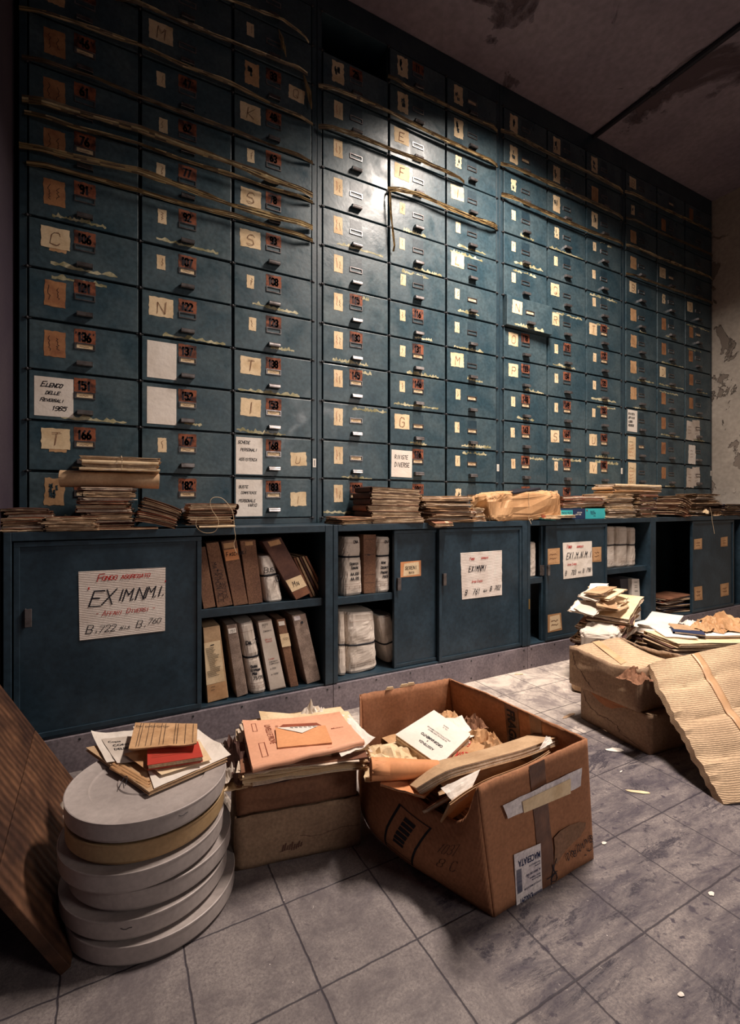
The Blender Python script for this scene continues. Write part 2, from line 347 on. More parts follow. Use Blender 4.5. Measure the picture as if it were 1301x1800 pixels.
# flaked plaster scabs on the right wall and near the ceiling corner
rnd = random.Random(5)
q = MB()
for k in range(60):
    y = rnd.uniform(1.2, 2.33); z = rnd.choice([rnd.uniform(1.0, 1.25), rnd.uniform(1.9, 3.3), rnd.uniform(2.2, 3.6)]); r = rnd.uniform(.006, .03); n = 7
    pts = [(XR-.001-.004*rnd.random(), y+r*rnd.uniform(.4, 1)*math.cos(a*2*math.pi/n), z+r*1.3*rnd.uniform(.4, 1)*math.sin(a*2*math.pi/n)) for a in range(n)]
    q.prism(pts, (.006, 0, 0), 'wallp')
q.build('trim_2', kind='structure', origin=(XR, 2, 1))
# ---------------------------------------------------------------- tall drawer cabinets
UX = [-.3245, .954, 2.232, 3.510, 4.788]
COLS = [(.030, .435), (.441, .839), (.845, 1.250)]
ROWH, TOP = .2059, 3.602
CABN = ['leftmost', 'second', 'third', 'rightmost']
def rowz(r): return TOP-ROWH*(r+1)
# shared drawer meshes
def drawer_mesh(w):
    q = MB(); q.box((.0042, 0, .0052), (w-.0042, .30, ROWH-.0052), 'blue'); return q
def handle_mesh():
    q = MB(); prof = [(0, .012), (-.012, .0145), (-.021, .0115), (-.025, .004), (-.0245, -.005)]; w = .029
    vs = [(x, y, z) for x in (-w, w) for y, z in prof]+[(x, y*.86, z-.0022) for x in (-w, w) for y, z in prof]; n = len(prof); fs = []
    for i in range(n-1):
        fs.append((i, i+1, n+i+1, n+i)); fs.append((2*n+i+1, 2*n+i, 3*n+i, 3*n+i+1))
    fs.append((n-1, 2*n-1, 4*n-1, 3*n-1)); q.add(vs, fs, 'steel', True)
    for s_ in (-1, 1): q.prism([(s_*w, y, z) for y, z in prof]+[(s_*w, 0, -.004)], (-s_*.0015, 0, 0), 'steel')
    return q
def holder_mesh():
    q = MB(); w, h, t = .038, .0135, .0045
    q.box((-w, -.004, h-t), (w, 0, h), 'steel'); q.box((-w, -.004, -h), (w, 0, -h+t), 'steel')
    q.box((-w, -.004, -h+t), (-w+t, 0, h-t), 'steel'); q.box((w-t, -.004, -h+t), (w, 0, h-t), 'steel'); return q
PROTO = {}
def shared(key, fn, name):
    if key not in PROTO:
        q = fn(); me = bpy.data.meshes.new(name); me.from_pydata(q.v, [], q.f)
        for k in q.mats: me.materials.append(M[k])
        me.polygons.foreach_set('material_index', q.mi); me.polygons.foreach_set('use_smooth', q.sm); me.update(); PROTO[key] = me
    return PROTO[key]
def place(key, fn, name, parent, loc, rot=None, bevel=0):
    o = bpy.data.objects.new(name, shared(key, fn, name)); COL.objects.link(o); o.parent = parent
    o.location = Vector(loc)-wloc(parent); o['_w'] = tuple(loc)
    if bevel: md = o.modifiers.new('b', 'BEVEL'); md.width = bevel; md.segments = 2
    return o
def sheet(q, F, x0, z0, w, h, mk, rag=0, seed=0, tilt=0, notch=0):
    # a paper outline with ragged, torn or straight edges, centred polygon fan
    rr = random.Random(seed); pts = []; n = 8 if rag else 1
    for (ax, az), (bx, bz) in zip([(0, 0), (w, 0), (w, h), (0, h)], [(w, 0), (w, h), (0, h), (0, 0)]):
        for i in range(n):
            t = i/n; x, z = ax+(bx-ax)*t, az+(bz-az)*t; j = rag*w
            if rag and i: x += rr.uniform(-j, j); z += rr.uniform(-j, j)
            pts.append((x0+x+tilt*z, z0+z-tilt*x))
    cxm, czm = x0+w/2, z0+h/2; vs = [F(cxm, czm)]+[F(a, b) for a, b in pts]
    q.add(vs, [(0, i+1, (i+1) % len(pts)+1) for i in range(len(pts))], mk)
def scribble(q, F, x0, z0, w, h, mk, seed, vertical=False, lines=2, amp=1.0):
    rr = random.Random(seed)
    for l in range(lines):
        pts = []; n = rr.randint(7, 11); L_ = (h if vertical else w)*.75; off = (l+.7)/(lines+.4)
        for i in range(n):
            a = .12*(h if vertical else w)+L_*i/n; b = off*(w if vertical else h)+rr.uniform(-1, 1)*amp*.12*(w if vertical else h)/lines*1.6
            pts.append((x0+b, z0+h-a) if vertical else (x0+a, z0+b))
        q.stroke(F, pts, .0016, mk)
TORN = {}
CODES = {
 (0,0): 'x b xb b b b b LC b b W1 LT xc', (0,1): '- - LM t t t t t LN W0 W0 t -', (0,2): '- t xcQ LK t LS LS t t LT LI W2U W3I',
 (1,0): '! x m m m m m m m m m m m', (1,1): 'x x LE LF t t t t t t LG W4 -', (1,2): 'x x y LI t LL t t LM t t t y',
 (2,0): 'x x y t t t LN LO LP t t t -', (2,1): 'x x x y t LQ LR t t t LS t t', (2,2): 'x b x t t t LT t t t LU LV -',
 (3,0): 'LB y r r LB r r r r W5 V V -', (3,1): '- r - LC y r r LD r r r r -', (3,2): 'r - - - LD r r r r W6 W7 W6 -'}
PLATES = {(0,0): range(2, 13), (0,1): range(3, 13), (0,2): range(2, 13), (1,0): (1, 7, 8, 9, 12), (1,1): (0, 7, 8, 9, 11, 12), (1,2): (),
          (2,0): range(7, 13), (2,1): range(7, 13), (2,2): range(6, 13)}
BASEN = {0: 1, 1: 10, 2: 13}
RES = {0: range(6, 13), 1: range(4, 13), 2: range(3, 13), 3: range(5, 12)}
rd = random.Random(11)
cabs = []
for u in range(4):
    cab = empty('drawer_cabinet', ((UX[u]+UX[u+1])/2, YU, .897), f'{CABN[u]} tall blue steel cabinet with three columns of drawers', 'cabinet', 'tall drawer cabinets along the wall'); cabs.append(cab)
    q = MB(); x0, x1 = UX[u]+.0015, UX[u+1]-.0015; yb = YU+.34; YF = YU-.002
    q.box((x0, YF, .897), (x0+.026, yb, CZ-.003), 'bluedark'); q.box((x1-.026, YF, .897), (x1, yb, CZ-.003), 'bluedark')
    for a, b in ((COLS[0][1], COLS[1][0]), (COLS[1][1], COLS[2][0])): q.box((UX[u]+a, YU+.012, .897), (UX[u]+b, yb, TOP), 'bluedark')
    for r in range(13): q.box((x0+.026, YU+.012, rowz(r)-.003), (x1-.026, yb, rowz(r)+.003), 'bluedark')
    q.box((x0+.026, YF, .897), (x1-.026, yb, rowz(12)-.002), 'bluedark'); q.box((x0+.026, YF, TOP+.002), (x1-.026, yb, CZ-.003), 'bluedark')
    q.box((x0, yb, .897), (x1, yb+.01, CZ-.003), 'bluedark'); q.build('carcass', cab, bevel=.0015)
    # studs at the crossings
    for r in range(14):
        for cx_ in (COLS[0][0]-.002, (COLS[0][1]+COLS[1][0])/2, (COLS[1][1]+COLS[2][0])/2, COLS[2][1]+.002):
            def stud():
                q = MB(); q.tube([(0, .012, 0), (0, -.010, 0)], .0055, 'darkmetal', 8); q.box((-.014, -.006, -.0022), (.014, -.003, .0022), 'darkmetal'); return q
            place('stud', stud, 'stud', cab, (UX[u]+cx_, YU, TOP-ROWH*r))
    if u < 3 or True:
        q = MB(); zt = 1.19+.02*u; q.box((x1-.022, YF-.0012, zt), (x1-.004, YF, zt+.045), 'white'); F = frameXZ((x1-.022, YF-.0012, zt))
        q.stroke(F, [(.009, .008), (.009, .036)], .003, 'ink'); q.build('small_label', cab)
    for c in range(3):
        codes = CODES[(u, c)].split(); a, b = COLS[c]; w = b-a
        for r in range(13):
            code = codes[r]
            if code == '!': continue
            open_ = (u, c, r) == (2, 0, 6)
            loc = Vector((UX[u]+a, YU-.004-(.03 if open_ else 0)-rd.uniform(0, .0035), rowz(r)))
            dr = place(('d', c), lambda: drawer_mesh(w), 'drawer', cab, loc, bevel=.0022)
            def kid(key, fn, name, off, lab=None):
                o = bpy.data.objects.new(name, shared(key, fn, name)); COL.objects.link(o); o.parent = dr; o.location = off
                if lab: o['label'] = lab
                return o
            kid('h', handle_mesh, 'handle', (w/2-.004+rd.uniform(-.001, .001), 0, .040))
            hk = kid('l', holder_mesh, 'label_holder', (w/2-.004, 0, .117+rd.uniform(-.001, .001)))
            def own(q, name, lab=None):
                o = q.build(name, None, origin=(0, 0, 0)); o.location = (0, 0, 0); o.parent = dr
                if lab: o['label'] = lab
                return o
            F = lambda x, z: Vector((x, -.0009, z)); F2 = lambda x, z: Vector((x, -.0016, z)); F3 = lambda x, z: Vector((x, -.0022, z))
            if u < 3 and r >= 9 or rd.random() < .15:
                q = MB(); sheet(q, F, w/2-.004-.03, .117-.009, .06, .018, 'cream'); scribble(q, F2, w/2-.030, .110, .05, .012, 'brownink', r*7+c, lines=1); own(q, 'card_insert')
            cell = (u, c)
            if cell in PLATES and r in PLATES[cell]:
                q = MB(); px0 = w/2-.004-.039; sheet(q, F, px0, .131, .078, .058, 'plate', .02, r*13+u*5+c); num = str(BASEN[u]+c+15*r)
                hh = .032; tw = len(num)*hh*.54; q.text(F2, num, px0+.039-tw/2+.001, .1415, hh, 'ink', w=.24, wid=.36, slant=0, jit=.02, gap=.20)
                if r % 3 == 0 or u > 0 and r % 2:
                    for dx in (-1, 1): q.stroke(F2, [(px0+.039+dx*(tw/2+.006), .175), (px0+.039+dx*(tw/2+.006), .170)], .004, 'ink')
                own(q, 'number_plate', f'rust-brown plate reading {num}')
            elif u and rd.random() < .8:
                q = MB(); px0 = w/2-.004-.036; sheet(q, F, px0, .131, .072, .052, 'bluedark', .012, r*13+c); own(q, 'plate_mark')
            # papers stuck on the front
            sd = u*1000+c*100+r; k = code[0]; wave_ = rd.uniform(-.03, .03)
            if k in 'brtmxyLWV' and code != '-':
                q = MB(); lab = None; ps = .8 if u >= 2 else 1
                if k == 'b': sheet(q, F, .055, .06, .074, .105, 'brownpaper' if (u < 1) else 'tan', .025, sd, wave_); scribble(q, F2, .058, .065, .03, .09, 'ink', sd, True, 1); scribble(q, F2, .088, .075, .03, .07, 'ink', sd+1, True, 1)
                elif k == 't': sheet(q, F, .070+rd.uniform(-.008, .004), .100, .036, .064, 'cream', .03, sd, wave_); scribble(q, F2, .074, .106, .026, .052, 'brownink', sd, True, 1)
                elif k == 'r': sheet(q, F, .060, .075, .06 if c else .075, .095, 'brownpaper' if c else 'tan', .04, sd, wave_); scribble(q, F2, .066, .08, .05, .08, 'ink', sd, True, 2)
                elif k == 'm': sheet(q, F, .066, .082, .052, .092, 'cream', .02, sd, wave_*.5); scribble(q, F2, .072, .09, .02, .075, 'redink', sd, True, 1); scribble(q, F2, .090, .09, .02, .06, 'brownink', sd+1, True, 1)
                elif k == 'x':
                    sheet(q, F, .055, .068, .070, .112, 'tan' if u in (0, 3) or 'b' in code else 'cream', .05, sd, wave_)
                    for e in range(4): sheet(q, F2, .065+rd.uniform(0, .03), .085+rd.uniform(0, .05), rd.uniform(.006, .014), rd.uniform(.015, .035), 'blue', .3, sd+e)
                elif k == 'y':
                    sheet(q, F, .070, .09, .044, .075, 'cream', .10, sd, wave_)
                    for e in range(3): sheet(q, F2, .078+rd.uniform(0, .015), .10+rd.uniform(0, .04), rd.uniform(.005, .010), rd.uniform(.01, .022), 'blue', .3, sd+e)
                elif k == 'L':
                    if c == 0 and u == 0: sheet(q, F, .072, .080, .06, .08, 'tan', .04, sd+3, 0)
                    x_ = .033 if c else .045; wz = .100 if u < 2 else .085
                    sheet(q, F2 if not (u or c) else F, x_, .092, wz, .085, 'cream', .018, sd, wave_)
                    q.text(F3, code[1], x_+wz*.32, .106, .050, 'brownink', w=.035, jit=.09, slant=.1); q.text(F3, code[1], x_+wz*.33, .107, .050, 'brownink', w=.03, jit=.12, slant=.1, seed=5)
                    lab = f'cream paper lettered {code[1]}'
                elif k == 'W':
                    n = code[1]
                    if n == '0': sheet(q, F, .025, .020, .122, .165, 'white', 0, 0, wave_*.3); lab = 'blank white sheet'
                    elif n == '1':
                        sheet(q, F, .022, .020, .135, .160, 'white', 0, 0, .0)
                        for t, x_, z_, h_ in (('Elenco', .045, .140, .020), ('delle', .060, .110, .017), ('Reversali', .042, .080, .015), ('1985', .080, .046, .017)): q.text(F2, t, x_, z_, h_, 'ink', w=.16, jit=.09, slant=.4, wid=.6, gap=.2)
                    elif n in '23':
                        sheet(q, F, .012, .012, .130, .180, 'white', 0, 0, .0)
                        T_ = (('SCHEDE', .022, .160, .014), ('PERSONALI', .034, .125, .013), ('ASSISTENZA', .026, .078, .013)) if n == '2' else (('BUSTE', .026, .150, .013), ('COMPETENZE', .036, .122, .011), ('PERSONALE', .026, .082, .013), ('VARIO', .07, .060, .013))
                        for t, x_, z_, h_ in T_: q.text(F2, t, x_, z_, h_, 'ink', w=.15, jit=.07, slant=.2, wid=.5, gap=.2)
                        q2 = MB(); sheet(q2, F, .290, .060, .085, .070, 'cream', .03, sd, -.05); q2.text(F2, code[2], .315, .075, .035, 'brownink', w=.05, jit=.08); own(q2, 'paper_label', f'cream paper lettered {code[2]}')
                    elif n == '4':
                        sheet(q, F, .012, .022, .140, .155, 'white', 0, 0, .02)
                        q.text(F2, 'RIVISTE', .035, .125, .022, 'ink', w=.12, jit=.07, wid=.42, gap=.2); q.text(F2, 'DIVERSE', .035, .080, .024, 'ink', w=.12, jit=.07, wid=.42, gap=.2)
                    elif n == '5':
                        sheet(q, F, .020, .025, .125, .17, 'white', 0, 0, .02)
                        for e in range(4): q.text(F2, ('RIVISTA', 'UFFICIO', 'LEGGI', 'SCHEDE')[e], .035, .155-.03*e, .015, 'ink', w=.25, jit=.05, wid=.5)
                    else:
                        for e, x_ in enumerate((.015, .115) if n == '6' else (.05,)):
                            sheet(q, F if not e else F2, x_, .010+.01*e, .115, .165, 'white' if n == '7' else 'wrapw', .03, sd+e, .05*(1-2*e)); scribble(q, F3, x_+.02, .05, .07, .09, 'brownink', sd+e, False, 3)
                elif k == 'V':
                    sheet(q, F, .025, .012, .10, .18, 'cream', .01, sd, .02)
                    for e in range(5): scribble(q, F2, .032, .030+.027*e, .08, .02, 'redink' if e < 4 else 'ink', sd+e, False, 1, 2)
                if code == 'xcQ':
                    q2 = MB(); sheet(q2, F, .275, .085, .085, .070, 'cream', .02, sd+5, .06); q2.text(F3, 'Q', .30, .098, .042, 'brownink', w=.05); own(q2, 'paper_label', 'cream paper lettered Q')
                own(q, 'paper_label', lab)
            # old glue streaks left by tape
            if r in RES[u] and rd.random() < .72:
                q = MB(); n = rd.randint(16, 30); xa = rd.uniform(0, .12)*w/.4 if rd.random() < .6 else rd.uniform(.1, .2); xb = rd.uniform(.25, w-.01); z_ = rd.choice([.012, .02, .03, .18]); dz = rd.uniform(-.02, .005)
                up = []; lo = []
                for i in range(n+1):
                    x_ = xa+(xb-xa)*i/n; zc = z_+dz*math.sin(i/n*2)*.5; tk = rd.uniform(.003, .019)*(1 if u < 3 else .6)*(.4 if i in (0, n) else 1); tk *= rd.choice((1, 1, .35)); up.append((x_, max(.006, zc)+tk)); lo.append((x_, max(.005, zc-rd.uniform(.0, .008))))
                for i in range(n): q.quad(Vector((lo[i][0], -.0006, lo[i][1])), Vector((lo[i+1][0], -.0006, lo[i+1][1])), Vector((up[i+1][0], -.0006, up[i+1][1])), Vector((up[i][0], -.0006, up[i][1])), 'residue')
                own(q, 'tape_residue')
            if open_: dr.rotation_euler = (R(-1), R(1.6), R(-3))
# ---------------------------------------------------------------- adhesive tape strands across the drawers
def tape(px, label, wd_=.020, y=.031, seed=0, group='old adhesive tape strands across the drawers'):
    rr = random.Random(seed); pts = [atY(a, b, YU-.010) for a, b in px]; q = MB(); fine = []
    for i in range(len(pts)-1):
        n = max(4, int((pts[i+1]-pts[i]).length/.022))
        for k in range(n): fine.append(pts[i].lerp(pts[i+1], k/n))
    fine.append(pts[-1]); n = len(fine); sides = 7; rows = []
    for i, p in enumerate(fine):
        t = i/(n-1); e = min(1, min(t, 1-t)*14+.15); d = (fine[min(i+1, n-1)]-fine[max(i-1, 0)]).normalized(); nn = Vector((-d.z, 0, d.x))
        pinch = .55+.45*noise.noise(Vector((t*7, seed, 0)))+.25; row = []
        for s_ in range(sides):
            a = s_/(sides-1)-.5; yy = -.004-(y-.010)*e+(.004*(s_ % 2)-.002)*(1+noise.noise(Vector((t*20, s_*3, seed))))
            row.append(p+nn*(a*wd_*pinch*2+.002*noise.noise(Vector((t*30, s_, seed))))+Vector((0, yy+.004*noise.noise(Vector((t*9, s_*.4, seed+4))), 0)))
        rows.append(row)
    vs = [v for r_ in rows for v in r_]; 
    base_ = [rr.choice(('tape', 'tapedk', 'tape', 'tapelt', 'tapedk')) for _ in range(sides-1)]
    fs_ = {}
    for i in range(n-1):
        for k in range(sides-1):
            mk_ = base_[k] if noise.noise(Vector((i*.35, k*2.2, seed))) > -.15 else ('tapedk' if k % 2 else 'tape'); fs_.setdefault(mk_, []).append((i*sides+k, (i+1)*sides+k, (i+1)*sides+k+1, i*sides+k+1))
    o_ = len(q.v); q.v += vs
    for mk_, ff in fs_.items():
        mi_ = q.m(mk_)
        for f in ff: q.f.append(f); q.mi.append(mi_); q.sm.append(False)
    return q.build('adhesive_tape', label=label, cat='tape', group=group, solid=.0006)
T1 = 'yellowed tape strand across the leftmost tall cabinet, '
for i, (px, l, w_) in enumerate([
 ([(379,0),(430,18),(495,43),(542,77)], 'highest, ending over the third column', .009), ([(202,0),(241,13),(320,48),(407,82),(490,115),(540,133)], 'second from the top', .012),
 ([(34,17),(130,48),(241,86),(320,122),(407,155),(480,192),(549,220)], 'just above letter K', .012),
 ([(39,103),(172,146),(241,176),(320,205),(407,235),(480,264),(549,288)], 'just below the paper lettered K', .012),
 ([(39,176),(130,203),(241,233),(320,262),(407,293),(480,322),(549,345)], 'wide, over plate 62 level', .020),
 ([(43,200),(130,230),(241,258),(320,288),(407,314),(480,338),(549,357)], 'close under the wide one', .011),
 ([(34,258),(130,283),(241,306),(320,334),(407,366),(480,386),(549,402)], 'wide, just below plate 77', .018),
 ([(47,288),(130,310),(241,340),(320,364),(407,383),(480,405),(549,424)], 'lowest one', .013)]): tape(px, T1+l, w_, seed=i)
T2 = 'yellowed tape strand across the second tall cabinet, '
for i, (px, l, w_) in enumerate([([(681,136),(711,158),(781,191),(830,214),(873,232)], 'highest, starting beside the empty slot', .016),
 ([(559,152),(623,177),(681,202),(731,228),(781,252),(873,293)], 'just below plate 25', .016), ([(559,224),(623,243),(684,268),(739,288),(815,322)], 'ending halfway in the third column', .016),
 ([(681,334),(734,346),(781,368),(830,388),(873,402)], 'lowest, running under the paper lettered F', .018)]): tape(px, T2+l, w_, seed=20+i)
tape([(681,336),(682,360),(684,388),(690,443)], 'loose tape end hanging down over the second drawer cabinet', .008, seed=31)
T3 = 'yellowed tape strand across the third drawer cabinet, '
for i, (px, l) in enumerate([([(879,231),(962,275),(1028,306),(1094,340)], 'highest of three'), ([(879,289),(962,326),(1028,355),(1094,386)], 'middle of three'), ([(880,343),(962,380),(1028,408),(1094,431)], 'lowest of three')]): tape(px, T3+l, .016, seed=40+i)
T4 = 'dim tape strand across the rightmost drawer cabinet, '
for i, (px, l) in enumerate([([(1097,338),(1155,367),(1251,411)], 'highest of four'), ([(1099,384),(1155,411),(1251,452)], 'second from the top'), ([(1099,431),(1155,456),(1251,492)], 'third from the top'), ([(1099,482),(1155,503),(1251,535)], 'lowest of four')]): tape(px, T4+l, .013, seed=50+i)
def bunch(px0, px1, label, n, seed):
    a, b = atY(*px0, YU-.03), atY(*px1, YU-.03); q = MB(); rr = random.Random(seed)
    for k in range(n):
        o = rr.uniform(-.012, .012); pts = [a.lerp(b, t/6)+Vector((o*math.sin(t/6*math.pi)+rr.uniform(-.002, .002), -.012*math.sin(t/6*math.pi)*rr.random(), 0)) for t in range(7)]; q.tube(pts, [.002, .003, .004, .0045, .004, .003, .001], 'tape', 5)
    q.build('adhesive_tape', label=label, cat='tape')
bunch((490, 52), (503, 100), 'twisted loose tape end dangling near the top of the leftmost cabinet', 5, 3)
bunch((534, 132), (548, 192), 'bunched tape end hanging beside the paper lettered Q', 7, 4)
# ---------------------------------------------------------------- low cabinets
LX = [-.335, .9345, 2.215, 3.490, 4.785]
TOPZ = .897; BZ = .140
def poster(name, par, tl, tr, br, bl, lines, lab, mk='lined', seed=1, bumpy=.0012, wid=.62):
    tl, tr, br, bl = [Vector(v) for v in (tl, tr, br, bl)]; q = MB(); n = 18; vs = []; rr = random.Random(seed)
    Wd = (tr-tl).length; Hd = (tl-bl).length
    def F0(u, v, off=0):
        p = (bl*(1-u)+br*u)*(1-v)+(tl*(1-u)+tr*u)*v
        return p+Vector((0, -.0022-off-bumpy*noise.noise(Vector((u*7, v*7, seed)))-bumpy*.6*noise.noise(Vector((u*19, v*19, seed))), 0))
    for j in range(n+1):
        for i in range(n+1): vs.append(F0(i/n, j/n))
    q.add(vs, [(j*(n+1)+i, j*(n+1)+i+1, (j+1)*(n+1)+i+1, (j+1)*(n+1)+i) for j in range(n) for i in range(n)], mk, True)
    asp = Wd/Hd
    F = lambda x, y: F0(x/Wd, y/Hd, .0016)
    for t, x, y, h, ink, w in lines: q.text(F, t, x*Wd, y*Hd, h*Hd, ink, w=w, slant=.30, jit=.04, seed=seed, wid=wid, gap=.2)
    return q.build(name, par, label=lab)
def pull(par, x, z, y, w=.022, h=.065):
    q = MB(); q.box((x, y-.004, z-h/2), (x+.004, y, z+h/2), 'steel'); q.box((x, y-.018, z-h/2), (x+w, y-.014, z+h/2), 'steel'); q.box((x, y-.018, z-h/2), (x+.003, y, z+h/2), 'steel')
    return q.build('handle', par, bevel=.001)
def door(par, x0, x1, z0, z1, y, handle=None, name='door'):
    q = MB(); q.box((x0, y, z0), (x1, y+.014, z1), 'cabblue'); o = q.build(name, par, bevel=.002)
    f = .018; q = MB()      # raised rim around the panel
    for a, b in (((x0, z0), (x1, z0+f)), ((x0, z1-f), (x1, z1)), ((x0, z0+f), (x0+f, z1-f)), ((x1-f, z0+f), (x1, z1-f))):
        q.box((a[0], y-.007, a[1]), (b[0], y, b[1]), 'cabblue')
    q.build('door_rim', o, bevel=.0012)
    if handle: pull(o, handle[0], handle[1], y)
    return o
NM = ['leftmost', 'second', 'third', 'rightmost']; lows = []
for u in range(4):
    x0, x1 = LX[u]+.0012, LX[u+1]-.0012; yb = YU+.30; st = .040
    cab = empty('storage_cabinet', ((x0+x1)/2, YLF, 0), f'{NM[u]} low blue steel cabinet with sliding doors on a grey plinth', 'cabinet', 'low cabinets along the wall'); lows.append(cab)
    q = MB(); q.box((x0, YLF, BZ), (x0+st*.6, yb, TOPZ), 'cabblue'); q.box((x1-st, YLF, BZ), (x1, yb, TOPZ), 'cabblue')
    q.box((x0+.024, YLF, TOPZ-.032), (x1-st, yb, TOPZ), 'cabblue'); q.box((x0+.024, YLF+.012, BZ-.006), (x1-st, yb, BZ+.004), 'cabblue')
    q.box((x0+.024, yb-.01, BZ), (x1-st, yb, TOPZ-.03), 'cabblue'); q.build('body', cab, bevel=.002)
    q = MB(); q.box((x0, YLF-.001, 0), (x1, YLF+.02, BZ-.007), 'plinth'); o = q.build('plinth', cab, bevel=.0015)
    q = MB()
    for i in range(7):
        for z_ in ((.118,) if i % 2 else (.118, .02)):
            c_ = x0+.03+(x1-x0-.06)*i/6; q.tube([(c_, YLF-.0005, z_), (c_, YLF-.003, z_)], .0045, 'darkmetal', 8)
    q.build('screws', o)
c1, c2, c3, c4 = lows
def px_x(px, Y): return atY(px, 1000, Y).x
zd0, zd1 = BZ+.006, TOPZ-.036
YD = YLF+.012; YD2 = YLF+.034
xs = px_x(354, YD)
d = door(c1, LX[0]+.03, xs, zd0, zd1, YD, (px_x(44, YD), .80*1.0-.0)); 
d_h = [o for o in d.children if o.name.startswith('handle')][0]; d_h.location.z += atY(50, 1085, YD).z-.80
B = lambda *p: [atY(a, b, YD) for a, b in p]
poster('paper_notice', d, *B((138, 1005), (291, 997), (290, 1109), (140, 1126)), [('F', .20, .84, .105, 'redink', .10), ('ondo', .255, .855, .085, 'redink', .13), ('aggregato', .47, .865, .075, 'redink', .13),
  ("'", .08, .70, .06, 'redink', .3), ('E', .11, .49, .22, 'ink', .085), ('X', .255, .50, .21, 'ink', .085), ('I', .415, .545, .15, 'ink', .11), ('M', .49, .53, .165, 'ink', .10), ('.', .575, .53, .10, 'ink', .12), ('N', .64, .53, .17, 'ink', .10), ('.', .71, .53, .10, 'ink', .12), ('M', .76, .55, .16, 'ink', .10), ('.', .845, .55, .1, 'ink', .12), ('I', .88, .56, .14, 'ink', .12), ('.', .94, .56, .1, 'ink', .12), ("'", .975, .74, .05, 'redink', .3),
  ('- Affari', .17, .33, .072, 'redink', .11), ('Diversi -', .53, .34, .072, 'redink', .11), ('B.', .07, .09, .115, 'ink', .09), ('-', .165, .10, .06, 'ink', .12), ('722', .21, .09, .095, 'ink', .09), ('alla', .45, .10, .060, 'ink', .11), ('B.', .645, .10, .105, 'ink', .09), ('760', .79, .14, .075, 'ink', .11)],
  'ruled white notice in black and red marker', seed=3)
def shelf(par, x0, x1, z, y0=YLF+.03, t=.030):
    q = MB(); q.box((x0, y0, z-t), (x1, YU+.28, z), 'cabblue'); q.box((x0, y0-.004, z-t-.004), (x1, y0, z+.002), 'cabblue'); return q.build('shelf', par, bevel=.0015)
Z1 = atY(450, 1063, YLF+.03).z
shelf(c1, xs+.002, LX[1]-.041, Z1)
# back half of the other sliding door seen behind? the open side shows shelves only
Z2 = atY(645, 1046, YLF+.045).z
xa = px_x(692, YD2); xb = px_x(771, YD)
shelf(c2, LX[1]+.026, xa-.002, Z2, YLF+.045)
dA = door(c2, xa, px_x(790, YD2), zd0, zd1, YD2, (px_x(696, YD2), atY(700, 1026, YD2).z))
dB = door(c2, xb, LX[2]-.042, zd0, zd1, YD, (px_x(776, YD), atY(778, 1018, YD).z))
B2 = lambda *p: [atY(a, b, YD) for a, b in p]
poster('paper_notice', dB, *B2((809, 972), (882, 967), (882, 1046), (812, 1054)), [('Fondo', .20, .83, .06, 'redink', .13), ('aggregato', .48, .84, .05, 'redink', .13), ('EXIMNMI', .17, .58, .12, 'ink', .12), ('Affari Diversi', .24, .34, .05, 'redink', .13), ('B', .07, .09, .11, 'ink', .12), ('761', .26, .09, .11, 'ink', .12), ('alla', .52, .12, .06, 'ink', .14), ('B', .68, .12, .10, 'ink', .12), ('782', .80, .13, .10, 'ink', .12)],
  'wrinkled white notice in black and red marker', mk='lined', seed=8, bumpy=.0025, wid=.42)
def stick(par, tl, tr, br, bl, mk, mk2, Y, name='paper_label', inset=.12, scr=True, seed=0):
    P4 = [atY(a, b, Y)+Vector((0, -.001, 0)) for a, b in (tl, tr, br, bl)]; q = MB(); q.quad(P4[3], P4[2], P4[1], P4[0], mk)
    F = quadF(*P4, off=.0, N=Vector((0, -1, 0))); G = lambda u, v: F(u, v)+Vector((0, -.0008, 0)); H_ = lambda u, v: F(u, v)+Vector((0, -.0014, 0))
    i = inset; q.quad(G(i, i*.5), G(1-i*.6, i), G(1-i, 1-i*.6), G(i*1.4, 1-i), mk2)
    if scr:
        rr = random.Random(seed)
        for l in range(2): q.stroke(H_, [(.25+.06*k, .62-.25*l+rr.uniform(-.05, .05)) for k in range(9)], .03, 'brownink')
    return q.build(name, par)
o = stick(dA, (704, 988), (740, 985), (740, 1012), (704, 1015), 'peach', 'cream', YD2, scr=False)
q = MB(); P4 = [atY(a, b, YD2) for a, b in ((704, 988), (740, 985), (740, 1012), (704, 1015))]; F = quadF(*P4, off=.003, N=Vector((0, -1, 0)))
Wd = (P4[1]-P4[0]).length; Hd = (P4[0]-P4[3]).length; Fm = lambda x, y: F(x/Wd, y/Hd)
q.text(Fm, 'SERENI', Wd*.22, Hd*.48, Hd*.2, 'ink', w=.14, wid=.5); q.text(Fm, 'NAVA', Wd*.40, Hd*.20, Hd*.14, 'ink', w=.14, wid=.5); q.build('handwriting', dA)
q = MB(); p = atY(930, 1062, YLF); q.box((p.x-.004, YLF-.003, p.z-.03), (p.x+.006, YLF, p.z+.03), 'brass'); q.build('lock_plate', c3)
